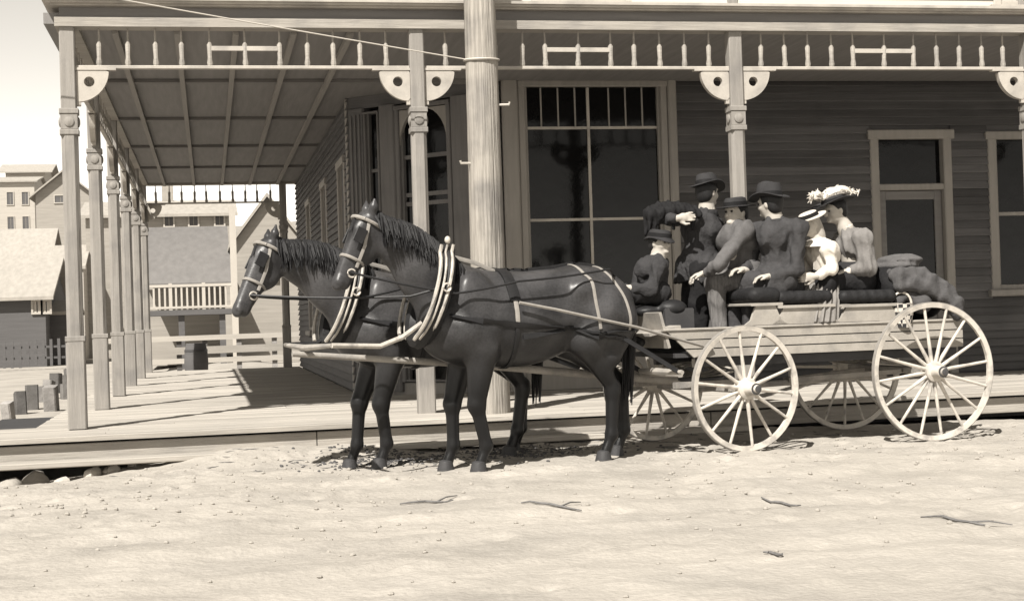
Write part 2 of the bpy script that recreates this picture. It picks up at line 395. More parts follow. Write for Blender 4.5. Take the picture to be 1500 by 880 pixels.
# ================================================================== SETTING
BW = 0.26                                   # boardwalk top
def vnoise(x, y, s, seed=0):
    x = np.asarray(x)*s; y = np.asarray(y)*s
    xi = np.floor(x).astype(int); yi = np.floor(y).astype(int); fx = x-xi; fy = y-yi
    fx = fx*fx*(3-2*fx); fy = fy*fy*(3-2*fy)
    def h(a, b):
        v = np.sin(a*127.1+b*311.7+seed*74.7)*43758.5453; return v-np.floor(v)
    return (h(xi, yi)*(1-fx)+h(xi+1, yi)*fx)*(1-fy)+(h(xi, yi+1)*(1-fx)+h(xi+1, yi+1)*fx)*fy-0.5
def sstep(a, b, x):
    t = np.clip((x-a)/(b-a), 0, 1); return t*t*(3-2*t)
def ground_z(x, y):
    x = np.asarray(x, float); y = np.asarray(y, float)
    u, v = x*.8+y*.6, -x*.6+y*.8; p, q = x*.96-y*.28, x*.28+y*.96
    z = 0.035*vnoise(u, v, 0.5, 1)+0.024*vnoise(p, q, 1.7, 2)+0.018*vnoise(u, v, 4.3, 3)+0.014*vnoise(p, q, 9, 4)+0.011*vnoise(u, v, 17, 7)
    near = sstep(-8, -6, x)*(1-sstep(16, 20, x))*(1-sstep(-0.3, 0.2, y))
    # wheel ruts along the street
    for yc, d in ((-4.3, 0.016), (-5.75, 0.018), (-6.6, 0.012), (-3.3, 0.012), (-7.4, .012)):
        w = yc+0.12*np.sin(x*0.6+yc)
        z = z-d*np.exp(-((y-w)/0.13)**2)+d*0.6*np.exp(-((y-w-0.24)/0.1)**2)
    drop = (1-sstep(-0.6, 1.0, x))*sstep(-2.4, -1.2, y)*0.13
    ramp = sstep(0.6, 1.5, x)*(1-sstep(2.2, 3.2, x))*sstep(-2.0, -1.1, y)*0.10
    z = z*near+0.004*0-drop+ramp
    under = sstep(-0.75, -0.35, y)*(1-sstep(16.4, 17.2, y))*sstep(-1.2, -0.2, x)*(1-sstep(13.5, 15, x))
    return z-0.12*under
xs = np.concatenate([[-900, -300, -120, -60, -30, -16, -10, -6], np.arange(-3.5, 13.5, 0.036), [15, 18, 24, 40, 80, 200, 500, 1200]])
ys = np.concatenate([[-400, -120, -50, -25, -14, -10.5], np.arange(-9.2, -0.4, 0.036), np.arange(0, 20, 0.8), [24, 30, 40, 60, 90, 140, 300, 900, 2500]])
GX, GY = np.meshgrid(xs, ys, indexing='ij'); GZ = ground_z(GX, GY)
for _ in range(420):                        # hoof and foot prints pressed into the dirt
    px_, py_ = rng.uniform(-3, 13), -1.3-abs(rng.normal())*2.6
    i0, i1 = np.searchsorted(xs, (px_-.2, px_+.2)); j0, j1 = np.searchsorted(ys, (py_-.2, py_+.2))
    r_ = np.hypot((GX[i0:i1, j0:j1]-px_), (GY[i0:i1, j0:j1]-py_)*1.1)
    GZ[i0:i1, j0:j1] += -0.018*np.exp(-(r_/.055)**2)+0.009*np.exp(-((r_-.105)/.035)**2)
nx, ny = GX.shape
ii = np.arange(nx*ny).reshape(nx, ny)
gf = np.stack([ii[:-1, :-1], ii[1:, :-1], ii[1:, 1:], ii[:-1, 1:]], -1).reshape(-1, 4)
gm = bpy.data.meshes.new('ground'); gm.from_pydata(np.stack([GX, GY, GZ], -1).reshape(-1, 3).tolist(), [], gf.tolist())
gm.materials.append(M['dirt']); gm.polygons.foreach_set('use_smooth', [True]*len(gm.polygons))
link('ground', gm, kind='structure')
def gz(x, y): return float(ground_z(np.array([x]), np.array([y]))[0])

# far hillside that the town climbs
hx = np.linspace(-160, 120, 90); hy = np.linspace(44, 330, 70)
HX, HY = np.meshgrid(hx, hy, indexing='ij')
def hill_z(x, y): return -0.6+19*sstep(44, 190, y)*(0.78+0.35*vnoise(x, y, 0.02, 5))+1.2*vnoise(x, y, 0.07, 6)*sstep(44, 80, y)
HZ = hill_z(HX, HY); n1, n2 = HX.shape; ii = np.arange(n1*n2).reshape(n1, n2)
hf = np.stack([ii[:-1, :-1], ii[1:, :-1], ii[1:, 1:], ii[:-1, 1:]], -1).reshape(-1, 4)
hm = bpy.data.meshes.new('hillside'); hm.from_pydata(np.stack([HX, HY, HZ], -1).reshape(-1, 3).tolist(), [], hf.tolist())
hm.materials.append(M['hill']); hm.polygons.foreach_set('use_smooth', [True]*len(hm.polygons))
link('hillside', hm, kind='structure')
def hz(x, y): return float(hill_z(np.array([x]), np.array([y]))[0])

# ------------------------------------------------------------------ boardwalk
def edge_y(x): return -1.03+0.048*x
bwk = MB().box((6.2, 1.62, 0.08), (14.6, 3.6, 0.2)).box((1.2, 9.9, 0.08), (3.0, 12.9, 0.2)).build('boardwalk', 'under', kind='structure')
def plank(x0, x1, y0, w, z, mt='walk_wood', rz=0.0, name='plank', sag=0.0):
    return link(name, unit('plank', mt), bwk, (x0, y0, z), (random.uniform(-.004, .004), sag, rz), (x1-x0, w, 1))
y = -0.36; row = 0
while y < 16.35:
    w = random.uniform(0.19, 0.225)
    if y < 3.4: segs = [-1.55 if y < 0.35 else -0.42]; end = 13.7
    else: segs = [-0.42]; end = 2.96
    x = segs[0]; cuts = []
    first = 2.4+(row % 3)*1.3
    while x < end-0.01:
        nx_ = min(end, x+(first if not cuts else 4.4)); cuts.append((x, nx_)); x = nx_
    for a, b in cuts:
        plank(a+0.003, b-0.003, y, w-0.008, BW-0.004+random.uniform(-.005, .002))
    y += w; row += 1
ang = math.atan(0.048)
for k in range(4):                              # planks along the street edge, laid parallel to it
    off = k*0.205
    x = -1.6+(k % 2)*1.9 if k else -1.6
    if k % 2: plank(-1.6, x-0.006, edge_y(-1.6)+off, 0.197, BW+0.001, rz=ang)
    while x < 13.6:
        e = min(13.6, x+4.3)
        plank(x, e-0.006, edge_y(x)+off, 0.197, BW+random.uniform(.0005, .004), rz=ang); x = e
x = -1.6
while x < 13.6:                                 # edge boards and the low step below them
    e = min(13.6, x+3.7)
    a, b = Vector((x, edge_y(x)+0.085, 0.12)), Vector((e-0.01, edge_y(e)+0.085, 0.12))
    MB().beam(a, b, 0.045, 0.15, 0.006).build('edge_board', 'walk_edge', bwk)
    if x < 4.2:
        a, b = Vector((x+0.3, edge_y(x)-0.08, 0.045)), Vector((e+0.27, edge_y(e)-0.08, 0.048))
        MB().beam(a, b, 0.24, 0.05, 0.008).build('step_plank', 'walk_wood', bwk)
    x = e

# ================================================================== CORNER BUILDING
bld = thing('corner_building', 'dark clapboard corner building with wide bracketed porch and pale upper storey', 'building')
WF, XC, XS, ZC = 3.3, 4.27, 2.98, 3.93        # front wall y, chamfer start x, side wall x, porch ceiling z
YC = WF+(XC-XS)                                # where the side wall begins
YE = 16.0
def clap(part, ox, oy, a, length, z0, z1, opens, mt, ex=0.1):
    """rows of lapped boards along direction a from (ox, oy); opens = [(u0, u1, z0, z1)]"""
    z = z0; ca, sa = math.cos(a), math.sin(a)
    while z < z1-0.03:
        iv = [(0.0, length)]
        for (ua, ub, za, zb) in opens:
            if za < z+0.06 and zb > z+0.02:
                iv = [q for (s, e) in iv for q in ((s, min(e, ua)), (max(s, ub), e)) if q[1]-q[0] > 0.03]
        for s, e in iv:
            link('clapboard', unit('clap', mt), part, (ox+ca*s, oy+sa*s, z), (0, 0, a), (e-s, 1, min(1, (z1-z)/0.118)))
        z += ex
def uv(px, py): p = at_y(px, py, WF); return p.x, p.z
# window builder in a wall frame: origin o (x, y), direction angle a, u along wall, outward = right-hand -> (sin a, -cos a)
def wframe(o, a):
    d = Vector((math.cos(a), math.sin(a), 0)); n = Vector((math.sin(a), -math.cos(a), 0)); o = Vector((o[0], o[1], 0))
    return lambda u, out, z: o+d*u+n*out+Vector((0, 0, z)), d, n
def wbox(P, d, n, u0, u1, z0, z1, o0, o1, ch=0.0, mb=None):
    mb = mb or MB(); M3 = Matrix((d, -n, Vector((0, 0, 1)))).transposed()
    return mb.box(P((u0+u1)/2, (o0+o1)/2, (z0+z1)/2), (u1-u0, abs(o1-o0), z1-z0), M3, ch)
def window(P, d, n, u0, u1, z0, z1, fw=0.12, vbars=(), hbars=(), bar=0.035, sill=True, mt='trim', name='window', head=0.0, parent=None, pane='glass', glass_in=-0.05):
    vbars, hbars = sorted(vbars), sorted(hbars)
    f = MB()
    wbox(P, d, n, u0, u0+fw, z0, z1, -0.08, 0.045, 0.01, f); wbox(P, d, n, u1-fw, u1, z0, z1, -0.08, 0.045, 0.01, f)
    wbox(P, d, n, u0-head, u1+head, z1, z1+fw*0.9, -0.08, 0.06, 0.01, f); wbox(P, d, n, u0+fw, u1-fw, z0, z0+fw*0.5, -0.08, 0.03, 0.006, f)
    # inner stop
    wbox(P, d, n, u0+fw, u0+fw+0.03, z0+fw*.5, z1, -0.08, 0.0, 0, f); wbox(P, d, n, u1-fw-0.03, u1-fw, z0+fw*.5, z1, -0.08, 0.0, 0, f)
    w = f.build(name, mt, parent or bld)
    gx = [u0+fw+0.03]+[b for b in vbars]+[u1-fw-0.03]; gzz = [z0+fw*0.5]+[b for b in hbars]+[z1]
    for i in range(len(gx)-1):
        for j in range(len(gzz)-1):
            wbox(P, d, n, gx[i]+0.004, gx[i+1]-0.004, gzz[j]+0.004, gzz[j+1]-0.004, glass_in-0.008+random.uniform(-.002, .002), glass_in).build('pane', pane, w)
    bm = 'paint_white' if name == 'shop_window' else mt
    for b in vbars: wbox(P, d, n, b-bar/2, b+bar/2, z0+fw*.5, z1, glass_in-0.02, glass_in+0.028).build('mullion', bm, w)
    for b in hbars: wbox(P, d, n, u0+fw+.03, u1-fw-.03, b-bar/2, b+bar/2, glass_in-0.022, glass_in+0.024).build('muntin', bm, w)
    if sill: wbox(P, d, n, u0-0.05, u1+0.05, z0-0.09, z0, -0.06, 0.11, 0.015).build('sill', mt, w)
    return w
# --- front wall openings measured on the photograph
FP, FD, FN = wframe((0, WF), 0.0)
w0, zt = uv(757, 128); w1, _ = uv(975, 128); wm, _ = uv(861, 128); _, zb1 = uv(861, 187); _, zb2 = uv(866, 321); _, zsill = uv(900, 462)
d0, dzt = uv(1272, 205); d1, _ = uv(1391, 205); _, dtr = uv(1330, 274)
r0, rzt = uv(1444, 205); _, rzs = uv(1455, 424); _, rzm = uv(1480, 313); r1 = r0+1.02
LEN = 13.7-XC
op = [(w0-0.22-XC, w1+0.12-XC, 0.3, 4.0), (d0-XC, d1-XC, 0, dzt+0.12), (r0-XC, r1-XC, rzs-0.09, rzt+0.12)]
back = MB()
wbox(FP, FD, FN, XC, w0-.25, BW-.1, 6.9, -0.2, -0.012, 0, back); wbox(FP, FD, FN, w1-.02, d0+.02, BW-.1, 6.9, -0.2, -0.012, 0, back)
wbox(FP, FD, FN, d1-.02, r0+.02, BW-.1, 6.9, -0.2, -0.012, 0, back); wbox(FP, FD, FN, r1-.02, 13.7, BW-.1, 6.9, -0.2, -0.012, 0, back)
wbox(FP, FD, FN, w0-.25, w1-.02, zt, 6.9, -0.2, -0.013, 0, back); wbox(FP, FD, FN, d0+.02, d1-.02, dzt, 6.9, -0.2, -0.013, 0, back)
wbox(FP, FD, FN, r0+.02, r1-.02, rzt, 6.9, -0.2, -0.013, 0, back); wbox(FP, FD, FN, r0+.02, r1-.02, BW-.1, rzs, -0.2, -0.013, 0, back)
wbox(FP, FD, FN, w0-.25, w1-.02, BW-.1, zsill, -0.2, -0.013, 0, back)
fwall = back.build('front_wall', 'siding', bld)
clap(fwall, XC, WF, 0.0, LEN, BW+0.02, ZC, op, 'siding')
# shop window: eight small lights over two big ones over two
W = window(FP, FD, FN, w0, w1, zsill, zt, 0.085, (wm,), (zb1, zb2), 0.032, True, 'trim', 'shop_window')
for k in range(1, 8):
    if k == 4: continue
    u = w0+0.085+(w1-w0-0.17)*k/8.0
    wbox(FP, FD, FN, u-0.009, u+0.009, zb1, zt, -0.07, -0.035).build('glazing_bar', 'trim', W)
wbox(FP, FD, FN, w0-0.2, w0-0.005, BW, zt+.07, -0.06, 0.07, 0.02).build('pilaster', 'trim', W)
wbox(FP, FD, FN, w1+0.005, w1+0.115, BW, zt+.07, -0.06, 0.07, 0.02).build('pilaster', 'trim', W)
b_ = MB(); wbox(FP, FD, FN, w0, w1, BW, zsill-0.1, -0.05, 0.01, 0, b_)
sb = b_.build('stall_riser', 'trim', W)
# door with transom
dr = MB(); fw_ = 0.115
wbox(FP, FD, FN, d0, d0+fw_, BW, dzt, -0.08, 0.05, 0.012, dr); wbox(FP, FD, FN, d1-fw_, d1, BW, dzt, -0.08, 0.05, 0.012, dr)
wbox(FP, FD, FN, d0-0.03, d1+0.03, dzt, dzt+0.12, -0.08, 0.07, 0.012, dr); wbox(FP, FD, FN, d0+fw_, d1-fw_, dtr-0.04, dtr+0.04, -0.07, 0.03, 0.01, dr)
door = dr.build('door', 'trim', bld)
wbox(FP, FD, FN, d0+fw_, d1-fw_, dtr+0.045, dzt-0.004, -0.075, -0.065).build('pane', 'glass', door)
leaf = MB(); a0, a1 = d0+fw_+.006, d1-fw_-.006; zt_ = dtr-0.046
wbox(FP, FD, FN, a0, a0+.1, BW+.02, zt_, -0.075, -0.03, 0.006, leaf); wbox(FP, FD, FN, a1-.1, a1, BW+.02, zt_, -0.075, -0.03, 0.006, leaf)
wbox(FP, FD, FN, a0+.1, a1-.1, zt_-.11, zt_, -0.075, -0.031, 0.006, leaf); wbox(FP, FD, FN, a0+.1, a1-.1, 1.2, 1.36, -0.075, -0.031, 0.006, leaf)
wbox(FP, FD, FN, a0+.1, a1-.1, BW+.02, .5, -0.075, -0.031, 0.006, leaf); wbox(FP, FD, FN, a0+.1, a1-.1, .5, 1.2, -0.07, -0.055, 0, leaf)
leaf.build('door_leaf', 'frieze', door)
wbox(FP, FD, FN, a0+.1, a1-.1, 1.36, zt_-.11, -0.062, -0.055).build('pane', 'glass', door)
MB().ell(FP(a0+.05, 0.0, 1.28), (.028, .035, .028), 10, 6).build('handle', 'brass', door)
RW = window(FP, FD, FN, r0, r1, rzs, rzt, 0.115, (), (rzm,), 0.045, True, 'trim', 'window', 0.03)
# --- chamfered corner with tall glazed doors
ca = math.atan2(WF-YC, XC-XS)                   # direction from side wall end to front corner
CP, CD, CN = wframe((XS, YC), ca); CL = math.hypot(XC-XS, WF-YC)
cw = MB(); wbox(CP, CD, CN, 0.0, CL, 3.78, ZC+2.9, -0.18, 0.0, 0, cw)
cwall = cw.build('corner_wall', 'siding', bld)
wbox(CP, CD, CN, 0.02, CL-0.02, BW-.1, BW+.12, -0.18, -0.01).build('threshold', 'trim', cwall)
for u0, u1, o in ((0.0, 0.25, .03), (0.5, 0.74, .05), (CL-0.24, CL+.03, .05)):
    wbox(CP, CD, CN, u0, u1, BW+0.01, 3.779, -0.12, o, 0.02).build('pilaster', 'siding_side' if u0 == 0 else 'trim_dark', cwall)
for u in (.06, .125, .19): wbox(CP, CD, CN, u-.014, u+.014, BW+.2, 3.7, .028, .05, .006).build('moulding', 'trim_dark', cwall)
window(CP, CD, CN, 0.255, 0.495, BW+.13, 3.7, 0.03, (), (2.0, 3.0), 0.04, False, 'trim_dark', 'side_light')
window(CP, CD, CN, 0.745, CL-0.245, BW+.13, 3.7, 0.06, (), (1.3, 2.55, 2.66, 3.12), 0.05, False, 'trim_dark', 'corner_door')
for sgn, ua in ((1, .81), (-1, CL-.31)):                    # curved trim in the head of the opening
    pts = [(0, 0)]+[(sgn*(.34-.34*math.cos(t)), -.42+.42*math.sin(t)) for t in np.linspace(0, math.pi/2, 8)]
    if sgn > 0: pts = pts[::-1]
    MB().prism(pts, CP(ua, .0, 3.69), CD, (0, 0, 1), .05).build('arch_trim', 'trim', cwall)
# --- side wall, seen edge-on down the side porch
SP, SD, SN = wframe((XS, YE), -math.pi/2)       # u runs from the far end towards the street
SL = YE-YC
sop = []
sw = MB(); wbox(SP, SD, SN, 0, SL, BW-.1, 6.9, -0.2, -0.012, 0, sw)
swall = sw.build('side_wall', 'siding_side', bld)
swin = [(SL-1.55, SL-0.45), (SL-4.6, SL-3.5), (SL-8.2, SL-7.1)]
for a, b in swin: sop.append((a, b, 0.9, 3.3))
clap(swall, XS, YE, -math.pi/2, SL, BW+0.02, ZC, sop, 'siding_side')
for a, b in swin: window(SP, SD, SN, a, b, 1.0, 3.18, 0.11, ((a+b)/2,), (2.1,), 0.045, True, 'trim', 'window')
wbox(SP, SD, SN, SL-0.16, SL-0.005, BW, ZC-.01, -0.01, 0.04, 0.01).build('corner_board', 'trim', swall)
MB().box((8.6, YE+.05, 3.4), (11.2, .1, 7.0)).box((13.75, 9.6, 3.4), (.1, 12.7, 7.0)).build('rear_wall', 'siding', bld)
# --- porch ceiling
ce = MB().box((6.75, WF/2, ZC+0.06), (13.9, WF+.05, 0.1)).box((XS/2+.0, (YE+WF)/2+.03, ZC+0.06), (XS+.1, YE-WF-.02, 0.1))
ce.add([(XS-.02, WF, ZC), (XC, WF, ZC), (XS-.02, YC, ZC)], [(0, 2, 1)])
ceil_ = ce.build('porch_ceiling', 'ceiling', bld)
for i, bx_ in enumerate((0.42, 0.98, 1.52, 2.06, 2.6)):
    MB().beam((bx_, 0.12, ZC-0.03), (bx_, YE-.12, ZC-0.03), 0.055, 0.05).build('batten', 'batten', ceil_)
for k in range(1, 11):
    yy = k*1.6
    if yy > YE-.3: break
    if k % 2: continue
    MB().beam((0.1, yy, ZC-0.012), (XS if yy > YC else 4.6, yy, ZC-0.012), 0.07 if k % 2 else 0.15, 0.03 if k % 2 else .035).build('cross_beam', 'frieze', ceil_)
# --- columns with pierced brackets
def bracket_mesh(mt):
    r, hc, hr = 0.29, (0.115, -0.105), 0.047
    n = 40; out = []; inn = []
    for i in range(n):
        a = 2*math.pi*i/n; dx, dy = math.cos(a), math.sin(a)
        t = 1e9                                     # hole centre -> outline of the quarter disc with a top lip
        if dx < 0: t = min(t, (0.0-hc[0])/dx)
        if dy > 0: t = min(t, (0.0-hc[1])/dy)
        bq = hc[0]*dx+hc[1]*dy; cq = hc[0]**2+hc[1]**2-r*r
        t = min(t, -bq+math.sqrt(bq*bq-cq))
        out.append((hc[0]+dx*t, hc[1]+dy*t)); inn.append((hc[0]+dx*hr, hc[1]+dy*hr))
    b = MB(); th = 0.03; vs = []
    for s in (-th, th):
        vs += [(p, s, q) for p, q in out]+[(p, s, q) for p, q in inn]
    fs = []
    for i in range(n):
        j = (i+1) % n
        fs += [(i, j, n+j, n+i), (2*n+i, 3*n+i, 3*n+j, 2*n+j), (i, 2*n+i, 2*n+j, j), (n+i, n+j, 3*n+j, 3*n+i)]
    b.add(vs, fs)
    b.box((0.175, 0, 0.012), (0.36, 0.075, 0.022))
    b.box((0.018, 0, -0.30), (0.036, 0.05, 0.05))
    return b.mesh('bracket', mt, ang=30)
BRK = bracket_mesh('paint_white')
RAILZ, BEAMZ = 3.56, 3.906
def column_mesh():
    b = MB()
    b.box((0, 0, (BW+1.05)/2), (0.165, 0.165, 1.05-BW), None, 0.012)            # plain lower shaft
    b.box((0, 0, 1.075), (0.175, 0.175, 0.05), None, 0.006)
    b.box((0, 0, 2.01), (0.145, 0.145, 1.83), None, 0.032)                        # chamfered shaft
    b.box((0, 0, 2.95), (0.165, 0.165, 0.05), None, 0.006); b.box((0, 0, 3.045), (0.15, 0.15, 0.14), None, 0.004)
    b.box((0, 0, 3.14), (0.168, 0.168, 0.05), None, 0.006)
    b.box((0, 0, (3.165+BEAMZ)/2), (0.136, 0.136, BEAMZ-3.165+.01), None, 0.01)
    for q in range(4):
        a = q*math.pi/2; b.lathe([(0.045, 0.0), (0.045, 0.012), (0.02, 0.02)], 12, (math.cos(a)*.074, math.sin(a)*.074, 3.045), (math.cos(a), math.sin(a), 0))
    return b.mesh('column', 'paint')
CM = column_mesh()
cols = [((k*3.2, 0), ([0] if k == 0 else [])+([0, 180] if k else [])+([90] if k == 0 else [])) for k in range(5)]
cols += [((0, k*3.2), [90, -90] if k < 5 else [-90, 0]) for k in range(1, 6)]
cols += [((XS-0.28, YE), [180])]
for (cx, cy), br in cols:
    c = link('column', CM, bld, (cx, cy, 0), (random.uniform(-.002, .002), random.uniform(-.0025, .0025), random.uniform(-.025, .025)))
    for a in br:
        link('bracket', BRK, c, (0.07*math.cos(R(a)), 0.07*math.sin(R(a)), 3.518), (0, 0, R(a)))
# --- spindle spandrels
SPX = [.28, .53, .785, 1.03, 1.27, 1.6, 1.93, 2.17, 2.415, 2.67, 2.92]
sb = MB(); sb.lathe([(.022, RAILZ), (.029, RAILZ+.03), (.021, RAILZ+.08), (.025, RAILZ+.2), (.011, RAILZ+.228), (.008, BEAMZ+.01)], 8)
SPM = sb.mesh('baluster', 'paint_beam')
def spandrel(ox, oy, a, L=3.2, px=SPX):
    d = Vector((math.cos(a), math.sin(a), 0)); o = Vector((ox, oy, 0))
    s = MB().beam(o+d*.068+Vector((0, 0, RAILZ-.012)), o+d*(L-.068)+Vector((0, 0, RAILZ-.012)), 0.05, 0.032, 0.005).build('spandrel', 'paint_white', bld)
    for u in px:
        p = o+d*(u+random.uniform(-.012, .012)); tl = random.uniform(-.025, .025)
        link('baluster', SPM, s, (p.x-d.x*tl*RAILZ, p.y-d.y*tl*RAILZ, 0), (-d.y*tl, d.x*tl, 0))
    if L > 3:
        MB().beam(o+d*1.27+Vector((0, 0, RAILZ+.165)), o+d*1.93+Vector((0, 0, RAILZ+.165)), 0.035, 0.042).build('cross_rail', 'paint_white', s)
for k in range(4): spandrel(k*3.2, 0, 0)
for k in range(5): spandrel(0, k*3.2, math.pi/2)
spandrel(0, YE, 0, XS-.28, [.25, .5, .74, .98, 1.22, 1.48, 1.72, 1.96, 2.2, 2.45])
# --- beams, frieze, cornice over the columns
def ring_mb(path, w, h, zc, off):
    b = MB()
    for p, q in path: b.beam(Vector((p[0], p[1], zc)), Vector((q[0], q[1], zc)), w, h)
    return b
MB().beam((-0.1, 0, 3.948), (13.8, 0, 3.948), 0.2, 0.084).beam((0, 0.101, 3.946), (0, YE+.1, 3.946), 0.2, 0.084).beam((0.101, YE, 3.944), (XS, YE, 3.944), 0.2, 0.084).build('beam', 'paint_beam', bld)
MB().beam((-0.06, 0.02, 4.04), (13.8, 0.02, 4.04), 0.16, 0.1).beam((0.02, 0.101, 4.038), (0.02, YE+.1, 4.038), 0.16, 0.1).build('frieze', 'frieze', bld)
co = MB()
for i, (o, z, h) in enumerate(((0.13, 4.098, 0.018), (0.17, 4.118, 0.022), (0.2, 4.142, 0.026))):
    co.beam((-o, -o/2+.1, z), (13.8, -o/2+.1, z), o+.2, h); co.beam((-o/2+.1, .201+i*.002, z-.001), (-o/2+.1, YE+o, z-.001), o+.2, h)
co.build('cornice', 'paint_white', bld)
prf = MB(); prf.add([(-.2, -.1, 4.157), (3.3, -.1, 4.157), (3.3, YE+.2, 4.157), (-.2, YE+.2, 4.157), (3.3, -.1, 4.3), (3.3, YE+.2, 4.3)], [(0, 3, 2, 1), (0, 1, 4), (0, 4, 5, 3), (2, 3, 5), (1, 2, 5, 4)])
prf.build('porch_roof', 'bg_roof_dark', bld)
# --- pale upper storey standing over the porch
UP, UD, UN = wframe((3.2, 0.06), 0.0)
uw = [(1.2, 2.1), (6.05, 6.7), (8.4, 9.3)]
ub = MB(); wbox(UP, UD, UN, 0, 10.55, 4.16, 6.9, -3.2, -0.012, 0, ub)
uwall = ub.build('upper_wall', 'siding_light', bld)
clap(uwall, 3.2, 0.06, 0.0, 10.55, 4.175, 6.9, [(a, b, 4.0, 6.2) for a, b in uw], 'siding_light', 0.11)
for a, b in uw: window(UP, UD, UN, a, b, 4.215, 6.1, 0.09, ((a+b)/2,), (5.2,), 0.04, False, 'paint_white', 'window')
for u in (0.02, 3.2, 6.4-.02): wbox(UP, UD, UN, u-.05, u+.06, 4.172, 6.9, -0.02, 0.05, 0.01).build('corner_post', 'paint', uwall)
for a, b in uw: wbox(UP, UD, UN, a-.05, b+.05, 4.16, 4.21, 0.0, 0.08).build('sill', 'paint_white', uwall)
rf = MB(); e = .5
P0 = [(3.0-e, -.1-e), (13.9, -.1-e), (13.9, YE+e), (3.0-e, YE+e)]
rf.add([(x, y, 6.9) for x, y in P0]+[(x, y, 7.05) for x, y in P0]+[(6.5, 5.5, 9.2), (11, 5.5, 9.2), (11, 11, 9.2), (6.5, 11, 9.2)],
       [(0, 3, 2, 1), (0, 1, 5, 4), (1, 2, 6, 5), (2, 3, 7, 6), (3, 0, 4, 7), (4, 5, 9, 8), (5, 6, 10, 9), (6, 7, 11, 10), (7, 4, 8, 11), (8, 9, 10, 11)])
rf.build('roof', 'bg_roof_dark', bld)

# ------------------------------------------------------------------ telegraph pole and wires
PX, PY = 3.752, -0.45
pole = thing('telegraph_pole', 'thick weathered wooden telegraph pole rising in front of the porch', 'pole', (PX, PY, 0))
pb = MB(); n = 20; hs = [gz(PX, PY)-.4, .3, 1, 1.7, 2.4, 3.1, 3.8, 4.5, 6, 9]
for_r = lambda z: 0.172-0.006*z
o = 0
for z in hs:
    for j in range(n):
        a = 2*math.pi*j/n; r = for_r(z)*(1+0.02*math.sin(3*a+z)+0.015*math.sin(7*a+1))
        pb.v.append((r*math.cos(a), r*math.sin(a), z))
for i in range(len(hs)-1):
    for j in range(n): pb.f.append((i*n+j, i*n+(j+1) % n, (i+1)*n+(j+1) % n, (i+1)*n+j))
pb.f.append(tuple((len(hs)-1)*n+j for j in range(n)))
pb.build('shaft', 'pole_wood', pole)
MB().ring([(.158*math.cos(a)*1.02, .158*math.sin(a)*1.02, 3.545+.012*math.sin(a)) for a in np.linspace(0, 2*math.pi, 20, endpoint=False)], .012, 6).build('wire_loop', 'wire', pole)
for sx, z in ((1, 3.12), (-1, 2.58)):
    MB().tube([(sx*.12, -.05, z), (sx*.235, -.07, z), (sx*.24, -.07, z+.025)], .012, 8).build('step_peg', 'wire', pole)
xb = MB().beam((-.9, -.2, 8.3), (.9, -.2, 8.3), .1, .12, .01).build('crossarm', 'pole_wood', pole)
for k in range(4): MB().lathe([(.02, 0), (.035, .03), (.03, .09), (.01, .11)], 10, (-.75+k*.5, -.2, 8.37)).build('insulator', 'glass', xb)
p0 = Vector((PX-.16, PY-.02, 3.55)); p1 = at_y(420, 37, PY-.12); p2 = at_y(230, 2, PY-.2)
dirw = (p2-p0); far = p0+dirw*4.5
MB().tube([p0.lerp(far, t)-Vector((0, 0, 0.25*t*(1-t))) for t in np.linspace(0, 1, 24)], .0065, 6).build('guy_wire', 'wire', label='pale guy wire slanting up leftward from the loop on the pole', cat='wire')

# ================================================================== WAGON  (local x forward, y = near side, origin under the rear axle)
WYAW = R(180+7.1); WLOC = Vector((7.077, -1.77, 0))
wag = thing('spring_wagon', 'white painted open spring wagon with two bench seats carrying the party', 'wagon', WLOC, WYAW)
def w2l(p):
    q = Vector(p)-WLOC; c, s = math.cos(-WYAW), math.sin(-WYAW)
    return Vector((q.x*c-q.y*s, q.x*s+q.y*c, q.z))
def l2w(p):
    c, s = math.cos(WYAW), math.sin(WYAW); p = Vector(p)
    return WLOC+Vector((p.x*c-p.y*s, p.x*s+p.y*c, p.z))
def wheel(r, nsp, loc, rz, rot0):
    f = MB(); w = 0.042; t = 0.046                          # felloe (wooden rim), axis along y
    f.lathe([(r-.006, -w/2), (r-.006, w/2), (r-t, w/2-.006), (r-t, -w/2+.006)], 56, axis=(0, 1, 0), closed=True)
    wh = f.build('wheel', 'wheel_paint', wag, loc); wh.rotation_euler = (0, 0, rz)
    MB().lathe([(r-.007, -w/2+.003), (r, -w/2+.003), (r, w/2-.003), (r-.007, w/2-.003)], 56, axis=(0, 1, 0), closed=True).build('tyre', 'tyre_iron', wh)
    MB().lathe([(.03, -.12), (.055, -.1), (.06, -.05), (.088, -.035), (.088, .035), (.06, .05), (.052, .1), (.05, .14), (.034, .145), (.03, .17), (.012, .175)], 20, axis=(0, 1, 0)).build('hub', 'wheel_paint', wh)
    MB().lathe([(.046, .142), (.046, .15), (.032, .151), (.028, .178), (.014, .18)], 16, axis=(0, 1, 0)).build('hub_cap', 'iron', wh)
    sp = MB().tube([(0, 0, .07), (0, 0, .16), (0, 0, r*.55), (0, 0, r-.045)], [.018, .0165, .013, .012], 8, sy=1.0)
    sm = sp.mesh('spoke', 'wheel_paint')
    for k in range(nsp):
        link('spoke', sm, wh, (0, .006*(1 if k % 2 else -1), 0), (0, 2*math.pi*(k+rot0)/nsp, 0))
    return wh
RF, RR, HT = 0.51, 0.585, 0.71
STEER = R(7.5)                                              # fore-carriage turned towards the street
FPV = Vector((1.85, 0, 0))                                  # king pin
def fc(x, y, z):                                            # fore-carriage frame
    c, s = math.cos(STEER), math.sin(STEER); return FPV+Vector((x*c-y*s, x*s+y*c, z))
g_off = lambda p: gz(l2w(p).x, l2w(p).y)
